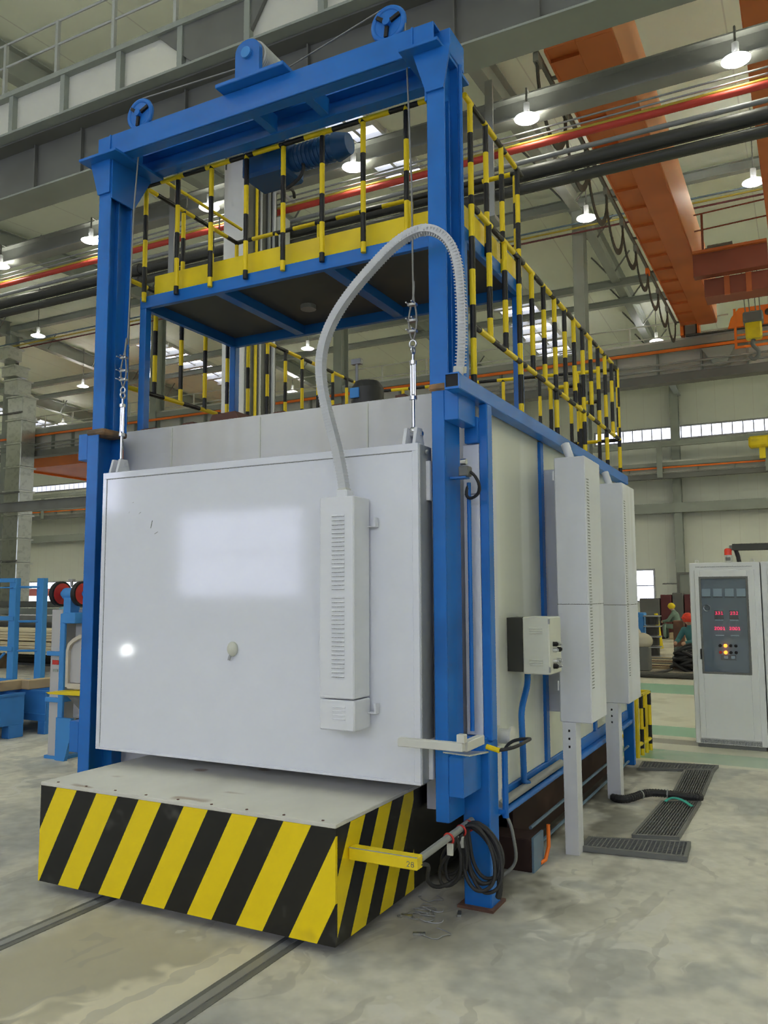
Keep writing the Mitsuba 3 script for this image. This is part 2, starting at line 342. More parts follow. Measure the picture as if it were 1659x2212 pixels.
for y in (16.5, Y2, Y3, Y4):
    for x in (-44, -54, -66): lamp(x, y, 13, 'unseen high bay lamp added beyond the left edge to brighten the hall', 'added lamps beyond the left edge', pw=1.3)  # more unseen lamps added for the dim left of the hall

# rafters, struts, columns
def ibeam(p, q, h, w, tf=.02, tw=.012, vert=False):
    """I section from p to q: along x or y (depth h in z, width w), or upright (h along y, w along x)."""
    m = M(); p, q = np.array(p, float), np.array(q, float); d = q-p
    if vert:
        x, y = p[:2]; z0, z1 = p[2], q[2]
        m.box(x-w/2, x+w/2, y-h/2, y-h/2+tf, z0, z1).box(x-w/2, x+w/2, y+h/2-tf, y+h/2, z0, z1).box(x-tw/2, x+tw/2, y-h/2+tf, y+h/2-tf, z0, z1)
    else:
        s = np.array([0, 1., 0]) if abs(d[0]) > abs(d[1]) else np.array([1., 0, 0])
        def slab(hw, z0, z1): m.hull([e+s*a*hw+np.array([0, 0, z]) for e in (p, q) for a in (-1, 1) for z in (z0, z1)])
        slab(w/2, -h/2, -h/2+tf); slab(w/2, h/2-tf, h/2); slab(tw/2, -h/2+tf, h/2-tf)
    return m
names = {-6.5: 'right of the furnace guardrail', -25.4: 'seen under the left end of the motor platform', -35.1: 'behind the silver duct at the left edge'}
for x in (2.9, -6.5, -15.95, -25.4, -35.1, -44.5):
    m = M()
    for y0, y1 in ((2, 26.8), (27.2, 49.8)):
        m.tm(ibeam((x, y0, roofz(y0)-.48), (x, y1, roofz(y1)-.48), .70, .34, .03, .02).mesh())
    k = thing('roof_rafter', 'grey steel roof rafter '+{2.9: 'beyond the right edge', -6.5: 'running back right of the furnace guardrail', -15.95: 'above the motor platform', -25.4: 'above the left gantry column', -35.1: 'right of the silver duct', -44.5: 'farther left behind the duct'}[x], 'rafter', m, 'steelgreen')
    for y in range(14, 49, 3):
        for s in (-1, 1): part(k, 'brace', M().cyl((x+s*.17, y, roofz(y)-.80), (x+s*.75, y, roofz(y)-.06), .035, 5), 'steeldark')
    c = thing('steel_column', 'grey steel roof column '+names.get(x, {2.9: 'beyond the right edge', -15.95: 'hidden behind the furnace', -44.5: 'far left of the duct'}.get(x, '')), 'column')
    part(c, 'shaft', ibeam((x, 27, 0), (x, 27, 14.6), .55, .36, .03, .02, True), 'steelgreen')
    part(c, 'cap_plate', B(x-.3, x+.3, 26.6, 27.4, 14.6, 14.75), 'steelgreen')
for x in (-6.7, -16.1, -25.5, -34.9, -44.3, -53.7):
    thing('wall_column', 'grey steel column on the back wall '+{-6.7: 'above the control cabinet', -16.1: 'hidden behind the furnace', -25.5: 'behind the gantry', -34.9: 'behind the left gantry column', -44.3: 'left of the gantry', -53.7: 'behind the silver duct'}[x], 'column', ibeam((x, 49.6, 0), (x, 49.6, 13.6), .5, .45, .03, .05, True), 'steelgreen')
for y, z, h, t in ((27, 14.95, .34, 'at the top of the roof columns'), (33, 14.15, .30, 'behind the upper right guardrail'), (34.6, 13.9, .26, 'second behind the upper right guardrail'), (41, 13.4, .30, 'near the back wall')):
    thing('roof_strut', 'long grey horizontal roof strut '+t, 'strut', ibeam((-60, y, z), (12, y, z), h, .24), 'steelgreen')
for i, (z, c) in enumerate(((14.0, 'pipeblue'), (13.85, 'pipeochre'), (13.68, 'maroon'))):
    thing('service_pipe', ['thin blue grey', 'thin ochre', 'thin dark red'][i]+' pipe running along the roof columns', 'pipe', M().cyl((-60, 26.5, z), (12, 26.5, z), .035, 8), c)
thing('tie_beam', 'pale grey horizontal beam crossing in front of the silver duct', 'beam', ibeam((-60, 24, 5.45), (-18, 24, 5.45), .42, .3), 'steel')

# near crane runway with its service walkway
ga = thing('crane_runway_girder', 'deep dark crane runway girder with wide bottom flange at the top left', 'girder')
part(ga, 'web', B(-30, 9, 9.512, 9.528, 8.68, 9.64), 'steeldark')
part(ga, 'bottom_flange', B(-30, 9, 9.24, 9.80, 8.65, 8.68), 'steelgreen')  # lighter than the web: floor bounce light put into the colour
part(ga, 'top_flange', B(-30, 9, 9.24, 9.80, 9.64, 9.67), 'steeldark')
for x in np.arange(-28, 8, 1.15): part(ga, 'stiffener', B(x-.012, x+.012, 9.44, 9.51, 8.70, 9.63), 'steeldark')
gb = thing('walkway_girder', 'grey walkway girder with pale lit web panels and a handrail at the top left', 'girder')
part(gb, 'bottom_flange', B(-30, 9, 9.05, 9.26, 9.68, 9.72), 'steelgreen')
part(gb, 'walkway_plate', B(-30, 9, 9.27, 9.85, 9.68, 9.71), 'steeldark')
part(gb, 'top_flange', B(-30, 9, 9.04, 9.30, 10.38, 10.47), 'steelgreen')
for i, x in enumerate(np.arange(-30, 9, 1.28)): part(gb, 'web_panel', B(x+.05, x+1.23, 9.16, 9.175, 9.72, 10.38), 'webwhite')
for x in np.arange(-30, 9, 1.28): part(gb, 'stiffener', B(x-.05, x+.05, 9.06, 9.17, 9.72, 10.38), 'steelgreen')
part(gb, 'gusset', M().prism([(-8.72, 10.38), (-6.60, 10.38), (-7.0, 9.74), (-8.02, 9.74), (-8.05, 9.92)], 1, 9.09, 9.15), 'steeldark')  # dark polygon plate laid over the front of the web
hr = thing('walkway_handrail', 'thin grey pipe handrail on the walkway girder at the top left', 'handrail')
for z in (11.46, 11.03): part(hr, 'rail', M().cyl((-30, 9.12, z), (9, 9.12, z), .022, 6), 'rail')
for x in np.arange(-29.5, 9, 1.32): part(hr, 'post', B(x-.03, x+.03, 9.09, 9.15, 10.47, 11.46), 'rail')
c = thing('building_column', 'tall grey concrete column with conduits behind the motor platform', 'column')
part(c, 'shaft', B(-8.26, -7.82, 10.2, 11.1, 0, 14.2, .02), 'fascia')
part(c, 'side_shade', B(-7.819, -7.80, 10.24, 11.06, 0, 14.2), 'steeldark')  # dark sheet painting the unlit right side of the column
for y, r, mt in ((10.44, .025, 'yellow'), (10.56, .02, 'hose'), (10.78, .03, 'greypipe'), (10.92, .035, 'hose')):
    part(c, 'conduit', M().tube([(-7.76, y, 0), (-7.76, y, 8.9-.5*(r > .024)), (-7.76, y+.12, 9.0-.5*(r > .024)), (-7.76, y+.6, 9.0-.5*(r > .024))], r, 8), mt)
part(c, 'junction_box', B(-7.80, -7.62, 10.98, 11.2, 7.2, 8.0, .01), 'cream')
gc = thing('runway_beam', 'grey steel beam running along behind the platform guardrail, lamps in front of it', 'beam', ibeam((-30, 11.40, 8.915), (9, 11.40, 8.915), .36, .27, .022, .016), 'paintgrey')
part(gc, 'crane_rail', B(-30, 9, 11.36, 11.44, 9.096, 9.16), 'rail')
def pipe(name, lab, sl, r, mt, y=11.33, cat='pipe', n=12):
    z = 1.65+sl*y
    k = thing(name, lab, cat, M().cyl((-30, y, z), (9, y, z), r, n), mt, smooth=40)
    if r > .05:
        for x in np.arange(-28.3, 9, 5.7): part(k, 'coupling', M().cyl((x-.06, y, z), (x+.06, y, z), r*1.18, n), mt, smooth=40)
    return k
pipe('conduit_pipe', 'thin grey conduit directly below the grey beam', .6055, .014, 'greypipe')
pipe('conduit_pipe', 'second thin grey conduit, just above the yellow pipe', .5975, .014, 'steel')
pipe('yellow_pipe', 'thin yellow pipe lying right behind and above the red pipe', .5905, .026, 'pipeochre', y=11.36)
pipe('red_pipe', 'long red painted pipe running across behind the guardrails', .5845, .050, 'redpipe')
pipe('grey_pipe', 'grey pipe just above the two thick black pipes', .5655, .036, 'greypipe')
pipe('black_pipe', 'upper thick black insulated pipe under the red pipe', .5480, .105, 'blackpipe', n=20)
pipe('black_pipe', 'lower thick black insulated pipe, lowest of the pipe run', .5285, .080, 'blackpipe', n=20)
for x in np.arange(-29.0, 8, 6.25):
    k = thing('pipe_hanger', 'flat grey hanger bar carrying the pipe run', 'hanger', B(x-.06, x+.06, 11.16, 11.20, 7.25, 9.4), 'steel', group='pipe hangers on the grey beam')
    part(k, 'arm', B(x-.04, x+.04, 11.20, 11.5, 7.25, 7.31), 'steel'); part(k, 'strut', M().cyl((x, 11.18, 9.3), (x, 11.4, 9.06), .03, 6), 'steel')

# middle and far crane runways
def runway(y, lab, zb, zt, px0, px1, stx, low):
    g = thing('crane_runway_girder', lab, 'girder')
    part(g, 'bottom_flange', B(-70, 14, y-.25, y+.25, zb, zb+.06), 'steeldark')
    part(g, 'flange_edge', B(-70, 14, y-.27, y-.25, zb-.02, zb+.26), 'steeldark')
    part(g, 'top_flange', B(-70, 14, y-.24, y+.24, zt-.22, zt), 'steelgreen')
    part(g, 'crane_rail', B(-70, 14, y-.06, y+.06, zt, zt+.12), 'webwhite')
    part(g, 'conductor_bar', B(-70, 14, y-.34, y-.27, zt-.36, zt-.27), 'orangebright')
    for x in np.arange(px0, px1, stx):
        part(g, 'web_panel', B(x+.03, x+stx-.03, y-.03, y+.0, zb+.06, zt-.22), 'webwhite'); part(g, 'stiffener', B(x-.03, x+.03, y-.2, y+.0, zb+.06, zt-.22), 'steelgreen')
    for z in low: part(g, 'conduit', M().cyl((-70, y-.32, z), (14, y-.32, z), .035, 6), 'greypipe')
    return g
runway(27, 'crane runway girder on the roof columns with cream panels and an orange conductor bar', 8.28, 9.58, -45, 6, 1.32, (8.66, 8.84))
runway(48.6, 'farthest crane runway girder by the back wall with an orange bar', 8.1, 9.0, -70, 8, 1.9, (8.4,))
k = thing('walkway_handrail', 'pale handrail on the middle crane runway beside the roof columns', 'handrail')
for z in (10.55, 10.1): part(k, 'rail', M().cyl((-45, 27.9, z), (-2, 27.9, z), .025, 5), 'webwhite')
for x in np.arange(-45, -2, 1.9): part(k, 'post', B(x-.025, x+.025, 27.88, 27.93, 9.5, 10.55), 'webwhite')
k = thing('walkway_handrail', 'grey handrail beam above the farthest crane runway', 'handrail')
part(k, 'rail', B(-70, 14, 48.05, 48.2, 9.85, 10.15), 'steelgreen')
for x in np.arange(-69, 14, 5.6): part(k, 'post', B(x-.15, x+.15, 47.98, 48.05, 8.1, 9.9), 'steelgreen')
thing('wall_girt', 'grey horizontal girt on the back wall above the control cabinet', 'girt', B(-70, 14, 49.2, 49.85, 6.2, 6.75), 'steelgreen')
k = thing('crane_girder', 'orange crane girder under the runway left of the gantry', 'crane', B(-37.2, -32.6, 29.6, 47.5, 8.35, 9.4), 'orange')
part(k, 'edge_beam', B(-37.3, -37.2, 29.6, 47.5, 8.25, 9.5), 'orangebright')

# ------------------------------------------------------------------ the furnace
fb = thing('furnace', 'large white and blue box furnace body with cream side panels on blue legs', 'furnace')
part(fb, 'front_fascia', B(-4.36, -1.65, 4.30, 4.36, 2.3, 2.815, .004), 'fascia', 'off white front panel above the door')
for x in (-3.9, -3.15, -2.35): part(fb, 'seam', B(x-.004, x+.004, 4.294, 4.301, 2.42, 2.80), 'cream')
part(fb, 'front_jamb', B(-4.36, -4.0, 4.30, 4.5, .45, 2.3), 'white2'); part(fb, 'front_jamb', B(-1.98, -1.61, 4.302, 4.5, .45, 2.3), 'white2')
part(fb, 'lining', M().box(-4.3, -4.03, 4.5, 8.2, .5, 2.7).box(-1.94, -1.70, 4.5, 8.2, .5, 2.7).box(-4.3, -1.7, 4.45, 8.2, 2.45, 2.74).box(-4.0, -1.98, 8.0, 8.2, .0, 2.5), 'darkvoid')
part(fb, 'roof_deck', B(-4.40, -1.652, 4.36, 8.2, 2.74, 2.80), 'rust')
for i, (y0, y1) in enumerate(((4.46, 5.49), (5.56, 6.86), (6.93, 8.18))):
    part(fb, 'side_panel', B(-1.68, -1.655, y0, y1, .52, 2.78, .004), 'panel')
    part(fb, 'side_panel', B(-4.36, -4.335, y0, y1, .52, 2.78, .004), 'panel')
part(fb, 'rear_panel', B(-4.36, -1.655, 8.2, 8.23, .45, 2.78), 'panel')
for y in (5.49, 6.86): part(fb, 'side_rib', B(-1.68, -1.635, y, y+.07, .52, 2.695, .004), 'blue')
part(fb, 'corner_post', B(-1.605, -1.555, 4.22, 4.298, .862, 2.695, .005), 'blue')
part(fb, 'corner_post', B(-4.44, -4.36, 4.22, 4.30, .55, 2.75, .005), 'blue')
part(fb, 'corner_post', B(-1.70, -1.60, 8.235, 8.30, 0, 2.695, .005), 'blue')
part(fb, 'front_strip', B(-1.70, -1.606, 4.215, 4.24, .89, 2.19, .003), 'white2', 'narrow white cover strip beside the right column')
part(fb, 'front_strip', B(-1.70, -1.606, 4.213, 4.24, 2.195, 2.47, .003), 'white2')
part(fb, 'strip_block', B(-1.68, -1.60, 4.19, 4.24, 2.475, 2.62, .004), 'blue')
part(fb, 'strip_foot', B(-1.72, -1.58, 4.16, 4.26, .80, .885, .004), 'blue')
part(fb, 'leg', B(-1.722, -1.568, 4.20, 4.335, 0, .86, .006), 'blue')
part(fb, 'leg', B(-4.45, -4.30, 4.20, 4.335, 0, .86, .006), 'blue')
part(fb, 'base_plate', B(-1.75, -1.55, 4.17, 4.37, 0, .014), 'rust')
part(fb, 'bottom_beam', M().box(-1.70, -1.64, 4.335, 8.2, .44, .52, .004).box(-1.70, -1.60, 4.335, 8.2, .425, .437), 'blue')
part(fb, 'cable_pipe', M().cyl((-1.612, 4.45, .475), (-1.612, 5.72, .475), .026, 10), 'steel', smooth=40)
part(fb, 'cable_pipe', M().cyl((-1.60, 4.5, .425), (-1.60, 8.1, .425), .020, 10), 'blue', smooth=40)
part(fb, 'base_wall', B(-1.80, -1.76, 5.12, 8.2, 0, .44), 'rustshade', 'rusty base under the furnace, darkened to paint its shade')  # dark sheet filling the shaded void below the side panels
for z in (.05, .19): part(fb, 'base_pipe', M().cyl((-1.64, 5.10, z), (-1.64, 8.15, z), .011, 8), 'pipeblue', smooth=40)
part(fb, 'base_block', B(-1.85, -1.56, 4.86, 5.05, 0, .19, .006), 'rustshade', 'low rusty steel block')
part(fb, 'base_block_side', B(-1.558, -1.545, 4.86, 5.06, 0, .20), 'pipeblue')
part(fb, 'hand_hook', M().tube([(-1.52, 5.08, .23), (-1.52, 5.08, .10), (-1.53, 5.04, .03), (-1.55, 5.0, .02)], .012, 6), 'orangebright')
for x, y, w, h in ((-3.83, 4.46, .14, .035), (-3.52, 4.47, .30, .075), (-4.2, 4.46, .2, .03), (-2.17, 4.46, .09, .04), (-2.62, 4.46, .10, .03), (-3.06, 4.46, .12, .03)):
    part(fb, 'top_clamp', M().prism([(x-w/2, 2.8), (x+w/2, 2.8), (x+w*.3, 2.815+h), (x-w*.35, 2.815+h*.9)], 1, y-.08, y+.12), 'rust')
part(fb, 'stack_cap', M().cyl((-2.68, 4.9, 2.8), (-2.68, 4.9, 3.06), .115, 20).cyl((-2.68, 4.9, 3.06), (-2.68, 4.9, 3.11), .115, 20, .085), 'blackpipe', 'black motor cap on the furnace roof', smooth=30)
part(fb, 'stack_base', M().cyl((-2.68, 4.9, 2.8), (-2.68, 4.9, 2.90), .16, 20), 'black')
part(fb, 'stack_label', B(-2.75, -2.68, 4.775, 4.79, 2.98, 3.05), 'lightblue')
part(fb, 'port', M().cyl((-1.66, 4.42, .86), (-1.52, 4.42, .86), .042, 16).cyl((-1.60, 4.42, .86), (-1.585, 4.42, .86), .055, 16).cyl((-1.525, 4.42, .86), (-1.51, 4.42, .86), .055, 16), 'webwhite', 'short white flanged pipe stub', smooth=30)
tb = thing('square_tube', 'long blue square tube with a black open end along the top of the furnace side', 'tube', M().box(-1.645, -1.565, 3.852, 8.2, 2.70, 2.785, .004), 'blue')
part(tb, 'open_end', B(-1.640, -1.570, 3.846, 3.853, 2.712, 2.778), 'black')
part(tb, 'end_lip', M().box(-1.645, -1.565, 3.84, 3.853, 2.778, 2.785).box(-1.645, -1.565, 3.84, 3.853, 2.70, 2.712).box(-1.645, -1.640, 3.84, 3.853, 2.712, 2.778).box(-1.57, -1.565, 3.84, 3.853, 2.712, 2.778), 'blue')

# door
dk = thing('furnace_door', 'large glossy white vertical lifting furnace door hanging between the blue columns', 'door')
part(dk, 'panel', B(-4.06, -1.80, 3.845, 4.0, .685, 2.435, .004), 'white')
fr = M()
for a in ((-4.06, -1.80, .685, .70), (-4.06, -1.80, 2.395, 2.435), (-4.06, -4.03, .70, 2.395), (-1.835, -1.80, .70, 2.395)): fr.box(a[0], a[1], 3.838, 3.846, a[2], a[3], .0015)
part(dk, 'frame', fr, 'white')
part(dk, 'seam', M().box(-4.03, -1.835, 3.8435, 3.8452, 2.391, 2.395).box(-4.03, -4.027, 3.8435, 3.8452, .72, 2.39), 'greypipe')
part(dk, 'side_edge', B(-1.80, -1.796, 3.86, 4.0, .69, 2.43), 'steel')
part(dk, 'guide_block', B(-1.80, -1.775, 3.93, 4.0, 2.14, 2.35), 'white2'); part(dk, 'guide_block', B(-1.80, -1.775, 3.93, 4.0, .70, .90), 'white2')
part(dk, 'peep_plug', M().ball((-2.99, 3.835, 1.335), .034, 3, (1, .75, 1.25)), 'cream', smooth=True)
part(dk, 'peep_stem', M().cyl((-3.0, 3.83, 1.30), (-3.005, 3.822, 1.27), .008, 8), 'steel')
for x in (-4.0, -1.865):
    for s in (-.03, .03): part(dk, 'lifting_lug', M().prism([(3.86, 2.43), (3.98, 2.43), (3.95, 2.53), (3.89, 2.53)], 0, x+s-.009, x+s+.009), 'white2')
part(dk, 'side_pin', M().cyl((-1.79, 3.92, 2.40), (-1.781, 3.92, 2.395), .012, 8), 'steel')

for x, z, l, a in ((-3.64, 2.085, .05, 1.3), (-3.60, 2.03, .03, .4), (-3.80, 2.23, .012, .3), (-3.74, 2.16, .02, .5), (-3.83, 2.17, .01, 1.)):
    c, s = math.cos(a)*l/2, math.sin(a)*l/2
    part(dk, 'scuff_mark', M().hull([(x+e*c-q*s*.12, y, z+e*s+q*c*.12) for e in (-1, 1) for q in (-1, 1) for y in (3.8442, 3.8451)]), 'greypipe')
# cable box on the door
cb = thing('cable_box', 'tall narrow white louvred cable box mounted on the white furnace door', 'box')
part(cb, 'cover', B(-2.292, -2.085, 3.66, 3.83, 1.115, 2.155, .006), 'white3')
part(cb, 'lower_cover', B(-2.289, -2.082, 3.66, 3.83, .955, 1.109, .006), 'white3')
for i in range(38):
    if i == 18: continue
    z = 2.055-i*.0223
    part(cb, 'louver', M().hull([(x, y, zz) for x in (-2.215, -2.140) for y, zz in ((3.6605, z-.006), (3.6605, z+.006), (3.652, z-.004))]), 'white3')
    part(cb, 'louver_slot', B(-2.215, -2.140, 3.6565, 3.6610, z-.0068, z-.0052), 'greypipe')
for i in range(4): part(cb, 'louver', M().hull([(x, y, zz) for x in (-2.21, -2.135) for y, zz in ((3.6605, 1.075-i*.02-.004), (3.6605, 1.075-i*.02+.004), (3.655, 1.075-i*.02-.002))]), 'white3')
for z in (2.0, 1.03):
    part(cb, 'bracket', M().box(-2.085, -2.035, 3.80, 3.838, z, z+.006).box(-2.045, -2.035, 3.80, 3.838, z, z+.05), 'white3')
part(cb, 'hose_socket', B(-2.215, -2.15, 3.70, 3.775, 2.155, 2.195, .004), 'white3')

# ribbed conduit
P = [(-2.185, 3.74, 2.17), (-2.205, 3.74, 2.30), (-2.245, 3.72, 2.50), (-2.298, 3.70, 2.74), (-2.303, 3.69, 2.92), (-2.262, 3.69, 3.06), (-2.145, 3.70, 3.235), (-1.98, 3.72, 3.40), (-1.815, 3.75, 3.525), (-1.70, 3.77, 3.545), (-1.61, 3.79, 3.49), (-1.555, 3.81, 3.36), (-1.545, 3.83, 3.19), (-1.555, 3.86, 2.95), (-1.585, 3.90, 2.786)]
S = spline(P, 300)
rect = [(-.024, -.021), (.024, -.021), (.024, .021), (-.024, .021)]
ck = thing('cable_conduit', 'light grey ribbed conduit arching from the door box over the right column', 'conduit')
core = M().sweep(S, rect, upv=(-1, 0, 0)); part(ck, 'core', core, 'hose')
rb = M()
for i in range(6, 294, 2): rb.sweep(S[i:i+2]*.62+S[i:i+1]*.38, [(-.0258, -.0228), (.0258, -.0228), (.0258, .0228), (-.0258, .0228)], upv=(-1, 0, 0))
part(ck, 'ribs', rb, 'hose', kind='stuff')
for i in (2, 296): part(ck, 'end_collar', M().sweep(S[i-2:i+3], [(-.029, -.026), (.029, -.026), (.029, .026), (-.029, .026)], upv=(-1, 0, 0)), 'webwhite')

# gantry
gk = thing('lifting_gantry', 'tall blue steel door lifting gantry with two columns and a top beam', 'gantry')
def hcol(x0, x1, y0, y1, z0, z1, t=.012):
    xm = (x0+x1)/2
    return M().box(x0, x1, y0, y0+t, z0, z1, .003).box(x0, x1, y1-t, y1, z0, z1, .003).box(xm-.006, xm+.006, y0+t, y1-t, z0, z1)
for sx, (x0, x1, l0, l1, o0, o1) in ((-1, (-4.285, -4.175, -4.325, -4.225, -4.41, -4.325)), (1, (-1.775, -1.668, -1.765, -1.692, -1.692, -1.61))):
    c = part(gk, 'column', hcol(x0, x1, 3.94, 4.15, 2.76, 4.66), 'blue')
    part(c, 'rib', M().box(x0+.012, x1-.012, 4.03, 4.038, 2.76, 4.4), 'blue')
    part(gk, 'lower_column', M().box(l0, l1, 3.94, 3.952, .49, 2.74, .003).box(l0 if sx < 0 else l1-.012, l0+.012 if sx < 0 else l1, 3.952, 4.15, .49, 2.74).box(l0, l1, 4.138, 4.15, .49, 2.74), 'blue')
    part(gk, 'splice', M().box(min(x0, l0)-.005, max(x1, l1)+.005, 3.93, 4.155, 2.725, 2.765, .01), 'weld', 'rusty welded splice')
    part(gk, 'bracket', M().box(o0, o1, 3.94, 4.185, 2.56, 2.74, .004), 'blue'); part(gk, 'bracket', M().box(o0, o1, 3.94, 4.19, .62, .82, .004), 'blue')
    xc = (x0+x1)/2
    part(gk, 'cap_plate', B(xc-.18 if sx < 0 else xc-.19, xc+.17 if sx < 0 else xc+.05, 3.86, 4.33, 4.66, 4.68, .003), 'blue')
    part(gk, 'gusset', M().prism([(x0-.075, 4.66), (x1+.0 if sx < 0 else x1+.045, 4.66), (x1, 4.42), (x0, 4.42)], 1, 3.925, 3.94), 'blue')
    part(gk, 'gusset', M().prism([(3.94, 4.66), (4.31, 4.66), (4.15, 4.38), (3.94, 4.38)], 0, x1 if sx < 0 else x0-.012, x1+.012 if sx < 0 else x0), 'blue')
    part(gk, 'gusset', M().prism([(x0-.075, 4.66), (x0, 4.66), (x0, 4.42)], 1, 4.13, 4.145), 'blue')
    part(gk, 'end_beam', B(xc-.055, xc+.055, 4.03, 4.24, 4.682, 4.838, .004), 'blue')
part(gk, 'conduit', M().cyl((-1.650, 4.13, 2.6), (-1.650, 4.13, 4.66), .013, 8), 'blue')
part(gk, 'top_beam', M().box(-4.31, -1.73, 3.94, 3.952, 4.68, 4.84, .003).box(-4.31, -1.73, 3.952, 4.03, 4.828, 4.84).box(-4.31, -1.73, 3.952, 4.03, 4.68, 4.692), 'blue')
part(gk, 'rear_beam', M().box(-4.31, -1.73, 4.318, 4.33, 4.68, 4.84, .003).box(-4.31, -1.73, 4.24, 4.318, 4.828, 4.84).box(-4.31, -1.73, 4.24, 4.318, 4.68, 4.692), 'blue')
for x in (-3.02, -2.62): part(gk, 'cross_beam', B(x-.03, x+.03, 4.03, 4.24, 4.69, 4.80, .003), 'blue')
for x in (-4.19, -1.86): part(gk, 'end_rib', M().prism([(3.925, 4.69), (3.94, 4.69), (3.94, 4.84), (3.934, 4.84)], 0, x-.006, x+.006), 'blue')
# hoist
hk = thing('hoist_drum', 'blue bearing plates and wound rope drum on the middle of the gantry beam', 'hoist')
part(hk, 'mounting_plate', B(-3.21, -2.69, 3.86, 4.06, 4.841, 4.868, .004), 'blue')
th = np.linspace(0, np.pi, 14)
for y in (3.875, 4.40):
    part(hk, 'bearing_plate', M().prism([(-3.062, 4.868)]+[(-2.970+.092*math.cos(t), 5.03+.072*math.sin(t)) for t in th[::-1]]+[(-2.878, 4.868)], 1, y, y+.035), 'blue')
    part(hk, 'bearing_cap', M().cyl((-2.97, y-.018, 5.01), (-2.97, y, 5.01), .036, 16), 'lightblue', smooth=30)
part(hk, 'rear_plate', B(-3.08, -2.86, 4.20, 4.50, 4.841, 4.868, .004), 'blue')
part(hk, 'drum', M().cyl((-2.97, 3.91, 5.01), (-2.97, 4.40, 5.01), .098, 24), 'steel', smooth=30)
wr = M()
for i in range(31): wr.ring((-2.97, 3.925+i*.0152, 5.01), (0, 1, 0), .104, .0078, 26, 6)
part(hk, 'wound_rope', wr, 'ropewound', smooth=True)
mk = thing('hoist_motor', 'dark blue gear motor hanging under the rear of the gantry beam', 'motor')
part(mk, 'gearbox', B(-3.46, -3.10, 4.46, 4.74, 4.58, 4.84, .02), 'motorblue')
part(mk, 'hanger', B(-3.32, -3.2, 4.33, 4.46, 4.76, 4.82), 'motorblue')
part(mk, 'motor', M().cyl((-3.10, 4.60, 4.70), (-2.74, 4.60, 4.70), .085, 24), 'motorblue', smooth=30)
for i in range(9): part(mk, 'cooling_fin', M().cyl((-3.06+i*.032, 4.6, 4.70), (-3.054+i*.032, 4.6, 4.70), .093, 20), 'motorblue')
part(mk, 'fan_cover', M().cyl((-2.75, 4.60, 4.70), (-2.65, 4.60, 4.70), .098, 24, .07), 'motorblue', smooth=30)
part(mk, 'cable', M().tube(spline([(-3.0, 4.56, 4.63), (-3.02, 4.56, 4.54), (-3.12, 4.58, 4.50), (-3.22, 4.7, 4.56), (-3.3, 4.9, 4.6)], 24), .012, 6), 'rubber', smooth=True)
for x, t in ((-4.035, 'left'), (-2.07, 'right')):
    k = thing('rope_pulley', f'blue spoked rope pulley standing on the {t} end of the gantry beam', 'pulley')
    w = M().ring((x, 4.06, 5.01), (0, 1, 0), .099, .019, 32, 8); part(k, 'rim', w, 'blue', smooth=True)
    part(k, 'disc', M().cyl((x, 4.050, 5.01), (x, 4.058, 5.01), .099, 28), 'blue')
    part(k, 'hub', M().cyl((x, 4.02, 5.01), (x, 4.115, 5.01), .024, 14), 'blue', smooth=30)
    for a in range(3):
        c, s = math.cos(a*2.094+.4), math.sin(a*2.094+.4)
        part(k, 'spoke', M().hull([(x+r*c-q*s, y, 5.01+r*s+q*c) for r in (.02, .088) for q in (-.011, .011) for y in (4.034, 4.051)]), 'black')
    for y in (4.10,): part(k, 'bearing_stand', M().prism([(x-.05, 4.84), (x+.05, 4.84), (x+.02, 4.95), (x-.02, 4.95)], 1, y, y+.012), 'blue')
def rope(pts, lab, r=.0055): return thing('wire_rope', lab, 'rope', M().tube(pts, r, 6), 'rope', smooth=True)
rope([(-3.0, 4.05, 5.07), (-4.02, 4.06, 5.128)], 'thin steel wire rope running from the drum to the left pulley')
rope([(-2.94, 4.2, 5.07), (-2.08, 4.06, 5.128)], 'thin steel wire rope running from the drum to the right pulley')
rope([(-4.03, 4.06, 4.92), (-4.015, 4.0, 4.3), (-4.0, 3.96, 3.32)], 'wire rope hanging beside the left column')
rope([(-1.962, 4.06, 5.0), (-1.90, 4.0, 3.95), (-1.873, 3.95, 3.32)], 'wire rope hanging beside the right column')
